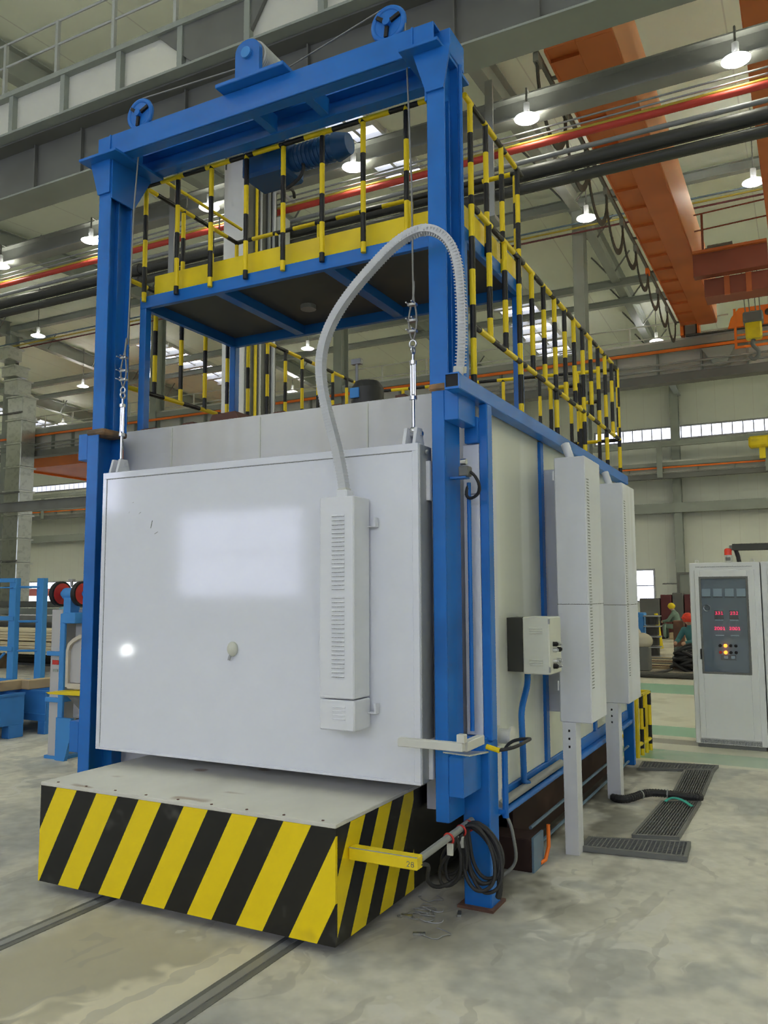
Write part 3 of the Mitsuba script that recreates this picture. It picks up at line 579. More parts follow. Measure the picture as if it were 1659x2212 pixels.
for x, t in ((-4.0, 'left'), (-1.868, 'right')):
    k = thing('turnbuckle', f'galvanised turnbuckle with rope clips holding the {t} end of the door', 'turnbuckle'); y = 3.93
    part(k, 'rope_loop', M().tube(spline([(x, y+.02, 3.36), (x+.018, y, 3.2), (x+.016, y, 3.06), (x, y, 3.02), (x-.016, y, 3.06), (x-.012, y, 3.2), (x, y+.02, 3.36)], 40), .0055, 6), 'rope', smooth=True)
    for z, a in ((3.22, .3), (3.13, -.4), (3.07, .9)):
        part(k, 'rope_clip', M().box(x-.026, x+.026, y-.016, y+.016, z-.008, z+.008, .003).tube([(x-.016, y-.05, z), (x-.016, y+.02, z)], .0045, 6).tube([(x+.016, y-.05, z+.004), (x+.016, y+.02, z+.004)], .0045, 6), 'chrome')
    part(k, 'thimble', M().ring((x, y, 3.0), (0, 1, 0), .020, .006, 18, 6), 'chrome', smooth=True)
    part(k, 'shackle', M().ring((x, y, 2.965), (1, 0, 0), .020, .007, 18, 6), 'chrome', smooth=True)
    part(k, 'screw_rod', M().cyl((x, y, 2.72), (x, y, 2.95), .008, 8), 'chrome', smooth=30)
    part(k, 'body', M().cyl((x-.013, y, 2.70), (x-.013, y, 2.90), .006, 8).cyl((x+.013, y, 2.70), (x+.013, y, 2.90), .006, 8).cyl((x, y, 2.885), (x, y, 2.905), .021, 10).cyl((x, y, 2.69), (x, y, 2.71), .021, 10), 'chrome', smooth=30)
    part(k, 'lower_rod', M().cyl((x, y, 2.53), (x, y, 2.70), .009, 8), 'chrome', smooth=30)
    part(k, 'pin', M().cyl((x-.055, y, 2.50), (x+.055, y, 2.50), .012, 10).ball((x, y, 2.52), .022, 2), 'chrome', smooth=30)

# motor platform and its guardrail
pk = thing('motor_platform', 'raised blue steel platform with dark underside above the front of the furnace', 'platform')
part(pk, 'edge_beam', M().box(-4.33, -1.75, 4.40, 4.44, 3.755, 3.845, .003), 'blue'); part(pk, 'edge_beam', M().box(-4.33, -1.75, 5.48, 5.52, 3.755, 3.845, .003), 'blue')
for x in (-4.33, -1.79): part(pk, 'edge_beam', M().box(x, x+.04, 4.44, 5.48, 3.755, 3.845, .003), 'blue')
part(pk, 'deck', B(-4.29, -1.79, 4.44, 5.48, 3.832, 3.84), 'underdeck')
for x in (-3.62, -2.72): part(pk, 'cross_beam', B(x-.04, x+.04, 4.44, 5.48, 3.76, 3.832, .003), 'blue')
for x, y in ((-4.33, 4.40), (-4.33, 5.46), (-1.81, 4.40), (-1.81, 5.46)): part(pk, 'post', B(x, x+.06, y, y+.06, 2.80, 3.755, .004), 'blue')
part(pk, 'toe_board', B(-4.24, -1.80, 4.452, 4.458, 3.845, 4.01), 'yellow'); part(pk, 'toe_board', B(-1.775, -1.768, 4.46, 5.46, 3.845, 4.0), 'yellow')
part(pk, 'deck_lamp', M().cyl((-3.30, 5.1, 3.80), (-3.30, 5.1, 3.832), .06, 14), 'steel')
R = .0175
gr = thing('guardrail', 'yellow and black striped pipe guardrail around the upper motor platform', 'guardrail')
def rail(k, a, b, mt, r=R): part(k, 'rail', M().cyl(a, b, r, 10), mt, smooth=40)
def post(k, x, y, z0, z1, i): part(k, 'post', M().cyl((x, y, z0), (x, y, z1), R, 10), 'bandz' if i % 2 else 'bandz2', smooth=40)
rail(gr, (-4.31, 4.382, 4.69), (-1.735, 4.382, 4.685), 'bandx')
for i in range(9): post(gr, -4.275+i*.3085, 4.382, 3.80, 4.69, i)
rail(gr, (-4.30, 4.382, 4.69), (-4.30, 5.5, 4.69), 'bandy'); rail(gr, (-4.30, 5.5, 4.69), (-1.77, 5.5, 4.69), 'bandx'); rail(gr, (-1.732, 4.40, 4.66), (-1.732, 5.5, 4.66), 'bandy')
for i, y in enumerate((4.82, 5.17)): post(gr, -4.30, y, 3.846, 4.69, i)
for i in range(7): post(gr, -4.30+i*.42, 5.5, 3.846, 4.69, i)
for i, y in enumerate((4.49, 4.76, 5.06, 5.40)): post(gr, -1.732, y, 3.78, 4.66, i)
rr = thing('hand_tube', 'thin yellow tube raised above the left front corner of the platform guardrail', 'tube')
part(rr, 'tube', M().tube(spline([(-3.36, 4.47, 4.80), (-4.2, 4.47, 4.80)], 3).tolist()+[(-4.245, 4.49, 4.80), (-4.25, 4.56, 4.80), (-4.25, 5.5, 4.80)], .013, 8), 'yellow', smooth=40)
for x, y in ((-3.6, 4.47), (-4.05, 4.47), (-4.25, 4.8), (-4.25, 5.2)): part(rr, 'standoff', M().cyl((x, y, 4.69), (x, y, 4.80), .006, 6), 'steeldark')

def deckrail(x, label, ztop, zlow, y0, y1, n, mains, off):
    k = thing('guardrail', label, 'guardrail')
    rail(k, (x, y0, ztop), (x, y1, ztop), 'bandy'); rail(k, (x, y0, zlow), (x, y1, zlow), 'bandy')
    for i in range(n):
        y = y0+(y1-y0)*i/(n-1)
        post(k, x, y, 2.786 if i in mains and x > -2 else 2.80 if i in mains else zlow, ztop, i+off)
    return k
deckrail(-1.62, 'yellow and black pipe guardrail along the right edge of the furnace roof', 3.85, 3.145, 4.2, 8.12, 15, (0, 3, 6, 9, 12, 14), 0)
kk = deckrail(-4.38, 'yellow and black pipe guardrail along the left edge of the furnace roof', 3.97, 3.16, 4.33, 8.12, 14, (0, 4, 8, 13), 1)
bk = thing('guardrail', 'yellow and black pipe guardrail across the rear of the furnace roof', 'guardrail')
rail(bk, (-4.38, 8.12, 3.95), (-1.62, 8.12, 3.85), 'bandx'); rail(bk, (-4.38, 8.12, 3.16), (-1.62, 8.12, 3.14), 'bandx')
for i in range(8): post(bk, -4.38+i*.394, 8.12, 2.8 if i % 3 == 0 else 3.15, 3.95-i*.014, i)
sl = thing('roof_ladder_rail', 'short yellow and black rail frame on the rear right of the furnace roof', 'rail')
for y in (7.0, 7.7): rail(sl, (-2.0, y, 3.45), (-1.70, y, 3.45), 'bandx'); post(sl, -1.72, y, 2.8, 3.46, 1); post(sl, -1.98, y, 2.8, 3.46, 0)
hkx = thing('support_rod', 'thin galvanised rod with a small head standing behind the furnace front', 'rod', M().cyl((-2.99, 5.3, 2.8), (-2.99, 5.3, 3.40), .012, 8).box(-3.03, -2.95, 5.28, 5.32, 3.38, 3.42), 'steel')

# side cabinets and boxes
def sidecab(x0, x1, y0, y1, z0, z1, lab, lx0, lx1, ly0, ly1):
    k = thing('side_cabinet', lab, 'cabinet')
    part(k, 'body', B(x0, x1, y0, y1, z0, z1, .006), 'white2')
    part(k, 'seam', B(x0+.0, x1+.0015, y0-.0015, y1, (z0+z1)/2-.108, (z0+z1)/2-.104), 'steeldark')
    n = 70
    for i in range(n):
        z = z1-.15-i*(z1-z0-.35)/n
        part(k, 'vent_slot', B(x1-.001, x1+.003, y0+.035, y0+.085, z-.003, z+.003), 'greypipe')
    for z in (z0+.2, z1-.15): part(k, 'hinge', M().cyl((x0-.006, y0-.004, z), (x0-.006, y0-.004, z+.06), .006, 8), 'white2')
    part(k, 'cable_entry', M().cyl(((x0+x1)/2-.02, y0+.12, z1), ((x0+x1)/2-.06, y0+.14, z1+.11), .028, 12, .03), 'white2', smooth=30)
    part(k, 'back_box', B(-1.654, x0, y0+.30, y1-.02, z0+.02, z1-.03, .004), 'white2')
    lg = part(k, 'leg', M().box(lx0, lx1, ly0, ly0+.006, 0, z0, .001).box(lx1-.006, lx1, ly0+.006, ly1, 0, z0, .001), 'white2')
    for i in range(3): part(lg, 'hole', B((lx0+lx1)/2-.006, (lx0+lx1)/2+.006, ly0-.001, ly0+.002, z0-.06-i*.05, z0-.045-i*.05), 'black')
    part(lg, 'sleeve', M().cyl((lx0+.03, ly0+.05, 0), (lx0+.03, ly0+.05, .14), .03, 14), 'rubber', smooth=30)
sidecab(-1.49, -1.285, 5.3, 5.72, .82, 2.54, 'nearer tall white louvred cabinet on a leg at the furnace side', -1.477, -1.39, 5.3, 5.42)
sidecab(-1.572, -1.355, 6.84, 7.34, .757, 2.55, 'farther tall white louvred cabinet on a leg at the furnace side', -1.55, -1.445, 6.84, 6.96)
eb = thing('switch_box', 'small cream louvred switch box standing off the furnace side between column and cabinet', 'box')
part(eb, 'body', B(-1.55, -1.388, 4.75, 5.0, 1.17, 1.505, .006), 'cream')
part(eb, 'mounting_plate', B(-1.654, -1.555, 4.77, 4.97, 1.18, 1.50), 'blackpipe')
for z in (1.44, 1.425, 1.41, 1.255, 1.24, 1.225): part(eb, 'louver', M().hull([(x, y, zz) for x in (-1.51, -1.43) for y, zz in ((4.7505, z-.004), (4.7505, z+.004), (4.744, z-.002))]), 'cream')
for i, (y, z) in enumerate([(y, z) for z in (1.345, 1.31, 1.245, 1.215) for y in (4.83, 4.91)]):
    part(eb, 'knob', M().cyl((-1.388, y, z), (-1.365, y, z), .014, 12).cyl((-1.365, y, z), (-1.358, y, z), .009, 10), 'chrome' if i % 3 else 'black', smooth=30)
for z in (1.20, 1.48): part(eb, 'hinge', B(-1.392, -1.383, 4.742, 4.752, z-.015, z+.015), 'steel')
thing('blue_conduit', 'bent blue conduit from the switch box down to the bottom beam', 'conduit', M().tube(spline([(-1.60, 4.98, 1.17), (-1.60, 4.97, 1.08), (-1.60, 4.88, .98), (-1.60, 4.85, .88)], 14).tolist()+[(-1.60, 4.87, .60), (-1.61, 4.90, .52), (-1.61, 4.98, .49)], .019, 10), 'blue', smooth=True)
thing('blue_conduit', 'thin bright blue conduit running down beside the right gantry column', 'conduit', M().tube([(-1.645, 4.16, 2.25), (-1.645, 4.16, .92)], .012, 8), 'blue', smooth=True)
ls = thing('limit_switch', 'small limit switch with a cable loop on the right column', 'switch')
part(ls, 'bracket', B(-1.69, -1.60, 4.0, 4.06, 2.255, 2.265), 'blue'); part(ls, 'body', B(-1.64, -1.585, 4.0, 4.06, 2.265, 2.32, .005), 'steeldark')
part(ls, 'roller', M().cyl((-1.635, 4.03, 2.345), (-1.605, 4.03, 2.345), .018, 12), 'chrome'); part(ls, 'cable', M().tube(spline([(-1.585, 4.03, 2.29), (-1.555, 4.05, 2.25), (-1.57, 4.1, 2.18), (-1.615, 4.12, 2.16), (-1.645, 4.16, 2.24)], 24), .009, 6), 'rubber', smooth=True)
wa = thing('angle_bracket', 'white angle bracket arm sticking out in front of the right column near the door bottom', 'bracket')
part(wa, 'arm', M().box(-1.84, -1.50, 3.66, 3.70, .905, .945, .003), 'webwhite')
part(wa, 'end_tab', B(-1.53, -1.49, 3.66, 3.70, .945, .985, .003), 'webwhite')
part(wa, 'return_arm', B(-1.53, -1.49, 3.70, 3.93, .90, .945, .003), 'webwhite')
part(wa, 'lower_plate', M().hull([(-1.66, 3.80, .865), (-1.50, 3.75, .87), (-1.47, 3.93, .86), (-1.60, 3.96, .855), (-1.66, 3.80, .872), (-1.50, 3.75, .877), (-1.47, 3.93, .867)]), 'galv')
sw = thing('cable_sleeve', 'black cable with a yellow sleeve looping from the white bracket to a blue conduit', 'cable')
part(sw, 'sleeve', M().cyl((-1.50, 3.98, .88), (-1.43, 3.98, .865), .013, 10), 'yellow', smooth=30)
part(sw, 'cable', M().tube(spline([(-1.44, 3.98, .867), (-1.37, 4.02, .88), (-1.34, 4.15, .895), (-1.38, 4.28, .88), (-1.50, 4.34, .84), (-1.537, 4.355, .79)], 40), .009, 8), 'rubber', smooth=True)
part(sw, 'conduit', M().cyl((-1.537, 4.355, .44), (-1.537, 4.355, .80), .017, 10), 'blue', smooth=30); part(sw, 'clip', B(-1.60, -1.53, 4.337, 4.373, .46, .485), 'blue')
# cart
ct = thing('bogie_cart', 'low furnace cart with a dusty top plate and yellow and black hazard stripes', 'cart')
part(ct, 'top_plate', B(-3.957, -2.003, 3.345, 7.9, .572, .592, .003), 'decktop')
part(ct, 'front_plate', B(-3.955, -2.005, 3.347, 3.365, .05, .572), 'hazardx', 'black and yellow striped front plate')
for x in (-2.019, -3.955): part(ct, 'side_plate', B(x, x+.014, 3.366, 4.18, .05, .571), 'hazardy', 'black and yellow striped side plate')
part(ct, 'side_plate', B(-2.017, -2.007, 4.18, 7.9, .05, .571), 'black')
part(ct, 'core', B(-3.93, -2.03, 3.38, 7.88, .07, .57), 'darkvoid')
for x in (-3.5, -2.29):
    for y in (3.62, 4.5, 6.8): part(ct, 'wheel', M().cyl((x-.04, y, .075), (x+.04, y, .075), .067, 20), 'steeldark', smooth=30)
for i in range(9): part(ct, 'rivet', M().cyl((-3.85+i*.22, 3.375, .592), (-3.85+i*.22, 3.375, .595), .007, 8), 'rust')
for x in (-3.5, -2.29):
    k = thing('floor_rail', f'{"left" if x < -3 else "right"} steel cart rail sunk in the floor in front of the cart', 'rail')
    part(k, 'groove', B(x-.055, x+.055, -2, 8, .0005, .003), 'steeldark'); part(k, 'rail_head', B(x-.022, x+.022, -2, 8, .003, .008), 'steel')
ya = thing('cart_arm', 'yellow square arm sticking out of the right side of the cart with a grey rod', 'arm')
part(ya, 'arm', B(-2.0, -1.645, 3.46, 3.52, .405, .462, .003), 'yellow')
part(ya, 'rod', M().cyl((-1.66, 3.52, .44), (-1.665, 4.18, .452), .018, 12), 'greypipe', smooth=30)
part(ya, 'top_edge', B(-2.0, -1.645, 3.46, 3.463, .459, .463), 'steel')
tm = meshkit.text_mesh('28', .024, .0008); tm.apply_transform(trimesh.transformations.rotation_matrix(math.pi/2, (1, 0, 0))); tm.apply_translation((-1.70, 3.4598, .418))
part(ya, 'number', tm, 'steeldark')
cbn = thing('cable_bundle', 'coiled black cables hanging from the grey rod beside the blue leg', 'cable')
rg = np.random.default_rng(3)
def cloop(P, r=.009): part(cbn, 'loop', M().tube(spline(P, 60), r, 7), 'rubber', smooth=True)
for dy, dx, dz in ((0, 0, 0), (.03, .02, .02), (.06, -.015, .035)):
    cloop([(-1.665+dx, 3.95+dy, .43), (-1.70+dx, 3.95+dy, .34+dz), (-1.76+dx, 3.97+dy, .24+dz), (-1.745+dx, 3.98+dy, .172+dz), (-1.68+dx, 3.98+dy, .195+dz), (-1.643+dx, 3.97+dy, .29+dz), (-1.648+dx, 3.96+dy, .38), (-1.665+dx, 3.95+dy, .435)])
for dy, dx, dz in ((0, 0, 0), (.03, .015, .03), (.06, -.01, .015), (.02, .03, -.01), (.05, .025, .05)):
    cloop([(-1.655, 4.03+dy, .445), (-1.645+dx*.4, 4.02+dy, .34+dz), (-1.625+dx, 4.0+dy, .22+dz), (-1.565+dx, 4.0+dy, .165+dz), (-1.50+dx, 4.01+dy, .195+dz), (-1.485+dx, 4.03+dy, .28+dz), (-1.53+dx, 4.05+dy, .40), (-1.60, 4.06+dy, .46), (-1.655, 4.05+dy, .45)], .0095)
cloop([(-1.66, 4.1, .45), (-1.58, 4.08, .43), (-1.51, 4.07, .36), (-1.475, 4.06, .26), (-1.468, 4.05, .17), (-1.478, 4.05, .13)], .016)
part(cbn, 'lead', M().tube(spline([(-1.655, 3.50, .42), (-1.70, 3.70, .33), (-1.76, 3.85, .215), (-1.74, 3.95, .175), (-1.69, 4.0, .20), (-1.655, 4.02, .30), (-1.66, 4.0, .43)], 50), .010, 7), 'rubber', smooth=True)
for y in (3.86, 4.02, 4.12): part(cbn, 'red_tie', M().ring((-1.66, y, .44), (.1, 1, .1), .026, .006, 14, 5), 'red', smooth=True)
for y in (3.84, 3.98): part(cbn, 'white_tag', M().box(-1.66, -1.63, y-.006, y+.006, .37, .425), 'webwhite')
thing('grey_cable', 'grey cable hanging from the bottom beam behind the blue leg', 'cable', M().tube(spline([(-1.59, 4.48, .43), (-1.57, 4.52, .36), (-1.56, 4.56, .24), (-1.58, 4.6, .12), (-1.66, 4.55, .05), (-1.72, 4.45, .06)], 40), .010, 7), 'greypipe', smooth=True)
wk = thing('wire_scrap', 'tangle of thin wire scraps on the floor right of the cart', 'wire scraps', kind='stuff')
wm = M()
for i in range(9):
    cx, cy = -1.86+rg.normal(0, .07), 3.98+rg.normal(0, .07); r = .04+.05*rg.random(); a0 = rg.random()*6
    wm.tube([(cx+r*math.cos(a0+t)*(1+.3*math.sin(2*t)), cy+.7*r*math.sin(a0+t), .006+.004*math.sin(3*t)) for t in np.linspace(0, 4.5, 24)], .0028, 5)
put(wk, wm, 'steel')
for x, y, a in ((-1.78, 3.76, .4), (-1.70, 4.08, 1.9), (-1.93, 3.93, .1)): thing('metal_scrap', 'small metal scrap lying by the tangle of wires', 'scrap', M().hull([(x+.03*math.cos(a)*s-.01*math.sin(a)*q, y+.03*math.sin(a)*s+.01*math.cos(a)*q, z) for s in (-1, 1) for q in (-1, 1) for z in (.001, .012)]), 'galv', group='metal scraps on the floor')
# floor gratings
def grate(lab, c4, n, along, z0=.002, z1=.026):
    k = thing('floor_grating', lab, 'grating'); c = np.array(c4, float)
    part(k, 'pan', M().hull([(x, y, z) for x, y in c for z in (z0-.001, z0+.004)]), 'darkvoid')
    fr = M(); L = lambda a, b, w: fr.hull([(p[0]+dx, p[1]+dy, z) for p in (a, b) for dx in (-w, w) for dy in (-w, w) for z in (z0, z1)])
    for i in range(4): L(c[i], c[(i+1) % 4], .010)
    part(k, 'frame', fr, 'steeldark')
    bars = M()
    for i in range(1, n):
        t = i/n
        a, b = (c[0]*(1-t)+c[1]*t, c[3]*(1-t)+c[2]*t) if along else (c[0]*(1-t)+c[3]*t, c[1]*(1-t)+c[2]*t)
        d = (b-a)/np.linalg.norm(b-a); q = np.array([-d[1], d[0]])*.003
        bars.hull([(e[0]+s*q[0], e[1]+s*q[1], z) for e in (a, b) for s in (-1, 1) for z in (z0, z1-.002)])
    for i in range(1, 8):
        t = i/8
        a, b = (c[0]*(1-t)+c[3]*t, c[1]*(1-t)+c[2]*t) if along else (c[0]*(1-t)+c[1]*t, c[3]*(1-t)+c[2]*t)
        d = (b-a)/np.linalg.norm(b-a); q = np.array([-d[1], d[0]])*.003
        bars.hull([(e[0]+s*q[0], e[1]+s*q[1], z) for e in (a, b) for s in (-1, 1) for z in (z0, z1-.004)])
    part(k, 'bars', bars, 'steeldark', kind='stuff')
grate('nearest dark steel floor grating, lying loose beside the white leg', [(-1.40, 5.40), (-.78, 5.48), (-.80, 5.80), (-1.40, 5.62)], 22, True, .003, .035)
grate('long dark floor grating between the nearest grating and the black hose', [(-1.16, 5.84), (-.885, 5.92), (-.87, 6.98), (-1.13, 6.85)], 14, True)
grate('long dark floor grating beyond the black hose', [(-1.09, 7.05), (-.875, 7.1), (-.90, 8.22), (-1.13, 8.12)], 12, True)
grate('cross floor grating at the far end by the yellow barrier', [(-1.52, 8.03), (-.90, 8.25), (-.885, 8.46), (-1.54, 8.34)], 22, True)
bh = thing('black_hose', 'corrugated black hose lying across the floor gratings', 'hose')
HP = spline([(-1.50, 6.78, .03), (-1.38, 6.76, .035), (-1.24, 6.92, .06), (-1.12, 6.95, .06), (-.99, 6.96, .055), (-.86, 7.02, .045)], 70)
part(bh, 'tube', M().tube(HP, .027, 10), 'rubber', smooth=True)
rb = M()
for i in range(2, 68, 2): rb.tube(HP[i:i+2], .031, 10)
part(bh, 'ribs', rb, 'rubber', kind='stuff')
for i in (24, 44): part(bh, 'clip', M().tube(HP[i:i+2], .034, 10), 'greypipe')
thing('green_strap', 'short turquoise strap draped over the grating beside the black hose', 'strap', M().sweep(spline([(-1.10, 6.80, .035), (-1.04, 6.84, .06), (-.98, 6.82, .055), (-.90, 6.74, .035)], 24), [(-.012, -.002), (.012, -.002), (.012, .002), (-.012, .002)]), 'teal')
yb = thing('barrier', 'low yellow and black barrier standing behind the furnace', 'barrier')
for (a, b) in (((-1.64, 8.62), (-1.60, 9.1)), ((-2.3, 9.1), (-1.60, 9.1))):
    for z in (.60, .12): part(yb, 'rail', M().cyl((*a, z), (*b, z), .02, 8), 'yellow', smooth=40)
for i, (x, y) in enumerate(((-1.64, 8.62), (-1.625, 8.78), (-1.61, 8.94), (-1.60, 9.1), (-1.8, 9.1), (-2.05, 9.1), (-2.3, 9.1))): part(yb, 'post', M().cyl((x, y, 0), (x, y, .61), .02, 8), 'bandz' if i % 2 else 'yellow', smooth=40)
for x, y in ((-1.62, 8.9), (-1.72, 9.1)): part(yb, 'slat', M().box(x-.03, x+.01, y-.01, y+.01, .12, .6), 'bandz2')

# ------------------------------------------------------------------ control cabinets
def ctrl(x0, x1, y0, lab, full):
    k = thing('control_cabinet', lab, 'cabinet')
    part(k, 'body', B(x0, x1, y0+.012, y0+.6, .04, 1.965, .008), 'cabinet')
    part(k, 'plinth', B(x0+.02, x1-.02, y0+.03, y0+.58, 0, .04), 'steeldark')
    w0, w1, v0, v1 = x0+.11, x1-.13, .79, 1.80
    if not full:
        part(k, 'door', B(x0+.06, x1-.06, y0, y0+.012, .10, 1.88, .004), 'cabinet'); return k
    d = M().box(x0+.055, w0, y0-.012, y0+.012, .10, 1.885, .004).box(w1, x1-.055, y0-.012, y0+.012, .10, 1.885, .004).box(w0, w1, y0-.012, y0+.012, .10, v0, .004).box(w0, w1, y0-.012, y0+.012, v1, 1.885, .004)
    dr_ = part(k, 'door', d, 'cabinet')
    part(dr_, 'gasket', M().box(w0-.012, w0+.01, y0-.014, y0-.010, v0-.012, v1+.012).box(w1-.01, w1+.012, y0-.014, y0-.010, v0-.012, v1+.012).box(w0, w1, y0-.014, y0-.010, v0-.012, v0+.01).box(w0, w1, y0-.014, y0-.010, v1-.01, v1+.012), 'steeldark')
    part(dr_, 'pane', M().raw([(w0, y0-.006, v0), (w1, y0-.006, v0), (w1, y0-.006, v1), (w0, y0-.006, v1)], [(0, 1, 2), (0, 2, 3)]), 'smokepane')
    part(dr_, 'handle', B(x0+.085, x0+.10, y0-.022, y0-.010, .93, 1.04, .003), 'black')
    ip = part(k, 'instrument_panel', B(w0-.02, w1+.02, y0+.006, y0+.0115, v0-.02, v1+.02), 'instrument')
    xc = lambda f: w0+(w1-w0)*f; zc = lambda f: v0+(v1-v0)*f; fy = y0+.004
    for i in range(4):
        x = xc(.12+.25*i); q = part(ip, 'meter', B(x-.045, x+.045, fy-.006, fy+.003, zc(.80)-.0, zc(.80)+.085, .002), 'meter')
        part(ip, 'meter_base', B(x-.047, x+.047, fy-.007, fy+.003, zc(.80)-.010, zc(.80)-.001), 'steeldark')
    for (a, b, t) in ((.38, .62, '331'), (.70, .62, '232'), (.38, .46, '2001'), (.70, .46, '2001')):
        x, z = xc(a), zc(b)
        if b > .5: part(ip, 'controller', B(x-.045, x+.045, fy-.006, fy+.003, z-.06, z+.035, .002), 'steeldark')
        tmx = meshkit.text_mesh(t, .032, .0015); w = tmx.bounds[1][0]; tmx.apply_translation((-w/2, 0, 0)); tmx.apply_transform(trimesh.transformations.rotation_matrix(math.pi/2, (1, 0, 0))); tmx.apply_translation((x, fy-.0065, z-.01))
        part(ip, 'digits', tmx, 'red', 'glowing red digits', em=(2.6, .06, .30))
        part(ip, 'label_strip', B(x-.042, x+.042, fy-.003, fy+.003, z-.075, z-.062), 'meter')
    for i in range(4):
        for j in range(2):
            x, z = xc(.38+.11*i), zc(.285-.07*j); lit = i == 1
            part(ip, 'button', M().cyl((x, fy-.014, z), (x, fy+.003, z), .019 if lit else .016, 14), 'orangebright' if lit else ('red' if (i, j) == (0, 1) else 'black'), smooth=30, em=(5., .75, .08) if lit else None)
    part(ip, 'switch', M().cyl((xc(.13), fy-.01, zc(.68)), (xc(.13), fy+.003, zc(.68)), .03, 16), 'black'); part(ip, 'switch_ring', M().ring((xc(.13), fy-.006, zc(.68)), (0, 1, 0), .033, .005, 18, 5), 'chrome')
    for a in (.47, .62): part(ip, 'nameplate', B(xc(a)-.04, xc(a)+.04, fy-.002, fy+.003, zc(.135), zc(.19)), 'steeldark'); part(ip, 'nameplate', B(xc(a)-.01, xc(a)+.03, fy-.003, fy+.002, zc(.15), zc(.18)), 'meter')
    for i in range(42):
        x = x0+.05+i*(x1-x0-.1)/42
        part(k, 'vent_slot', B(x, x+.007, y0+.006, y0+.0135, .05, .09), 'steeldark')
    for i in range(40):
        x = x0+.07+i*(x1-x0-.14)/40
        part(k, 'vent_slot', B(x, x+.008, y0+.006, y0+.0135, 1.915, 1.922), 'greypipe')
    return k
ctrl(-1.20, -.495, 9.5, 'light grey control cabinet with a glazed door and glowing red displays', True)
ctrl(-.485, .22, 9.5, 'second light grey cabinet cut off by the right edge of the photo', False)
for i, x in enumerate((-1.15, -.58)): thing('lifting_eye', ['left', 'right'][i]+' small lifting eye on top of the control cabinet', 'eye bolt', M().ring((x, 9.8, 1.985), (0, 1, 0), .018, .005, 14, 5), 'cabinet')
bc = thing('beacon', 'red warning beacon on a white base on top of the control cabinet', 'beacon')
part(bc, 'base', M().cyl((-.805, 9.62, 1.965), (-.805, 9.62, 2.03), .038, 18).cyl((-.805, 9.62, 2.03), (-.805, 9.62, 2.045), .044, 18), 'webwhite', smooth=30)
part(bc, 'dome', M().cyl((-.805, 9.62, 2.045), (-.805, 9.62, 2.10), .038, 18).ball((-.805, 9.62, 2.10), .038, 2, (1, 1, .55)), 'reddome', smooth=30)
part(bc, 'label', B(-.83, -.78, 9.578, 9.583, 1.985, 2.02), 'steeldark')
ty = thing('cable_tray', 'dark cable tray running to the right above the control cabinet', 'tray')
part(ty, 'tray', B(-.76, 2.0, 9.6, 9.75, 2.095, 2.165, .004), 'darkmesh'); part(ty, 'riser', M().tube([(-.70, 9.66, 1.965), (-.71, 9.66, 2.03), (-.73, 9.66, 2.10)], .022, 8), 'rubber')
part(ty, 'bracket', B(-.79, -.76, 9.62, 9.72, 2.10, 2.15), 'steeldark')

# ------------------------------------------------------------------ orange overhead crane
gk2 = thing('crane_girder', 'long orange bridge crane girder receding to the upper right', 'crane')
part(gk2, 'box_beam', B(-2.80, -2.25, 11.7, 26.7, 9.95, 11.45, .01), 'orange')
part(gk2, 'web_lit', B(-2.25, -2.235, 11.7, 26.7, 10.0, 11.4), 'orangelit')  # thin sheet carrying the painted light on the girder side
part(gk2, 'walkway', B(-3.25, -2.80, 11.7, 26.6, 9.98, 10.02), 'orange')
part(gk2, 'walkway_edge', B(-3.28, -3.25, 11.7, 26.6, 9.95, 10.12), 'orange')
for y in np.arange(12, 26.6, .95): part(gk2, 'walkway_bracket', B(-3.25, -2.80, y-.03, y+.03, 9.92, 9.98), 'orange')
gk3 = thing('crane_girder', 'second orange bridge crane girder cut off by the right edge', 'crane', B(-.52, .10, 11.7, 26.7, 9.95, 11.45, .01), 'orange')
fs = thing('festoon_cable', 'dark festoon cable loops hanging along the left side of the orange girder', 'cable')
part(fs, 'track', B(-3.44, -3.38, 11.6, 26.4, 9.98, 10.05), 'steeldark')
for y in np.arange(12.5, 26.4, 2.3): part(fs, 'arm', B(-3.39, -3.27, y-.03, y+.03, 10.0, 10.04), 'steeldark')
ys = np.linspace(11.8, 26.2, 10)
for i in range(9):
    a, b = ys[i], ys[i+1]; d = .75 if i > 3 else 1.0
    part(fs, 'loop', M().sweep(spline([(-3.41, a, 9.98), (-3.41, a+(b-a)*.15, 9.98-d*.75), (-3.41, (a+b)/2, 9.98-d), (-3.41, b-(b-a)*.15, 9.98-d*.75), (-3.41, b, 9.98)], 24), [(-.06, -.012), (.06, -.012), (.06, .012), (-.06, .012)]), 'darkmesh')
    part(fs, 'trolley', B(-3.45, -3.37, a-.12, a+.12, 9.84, 9.98), 'orangebright' if i == 6 else 'greypipe')
tr = thing('crane_trolley', 'dark orange trolley frame between the two crane girders', 'trolley')
part(tr, 'frame', B(-2.15, -.55, 20.0, 20.25, 9.05, 9.60), 'brownred'); part(tr, 'top_flange', B(-2.15, -.55, 19.9, 20.3, 9.58, 9.64), 'orange')
part(tr, 'lower_beam', B(-1.95, -.55, 20.3, 20.9, 8.62, 9.05), 'brownred')
for x in (-1.45, -.98): part(tr, 'stiffener', B(x-.06, x+.06, 20.26, 20.31, 8.60, 9.05), 'orange')
part(tr, 'hoist_motor', M().cyl((-1.85, 20.4, 9.78), (-1.3, 20.4, 9.78), .13, 14).box(-1.9, -1.6, 20.3, 20.6, 9.64, 9.82), 'steeldark')
for z in (10.35, 10.75): part(tr, 'handrail', M().cyl((-2.1, 20.1, z-.15), (-.5, 20.1, z-.1), .018, 6), 'brownred')
part(tr, 'handrail_post', B(-1.95, -1.90, 20.08, 20.12, 9.6, 10.6), 'brownred')
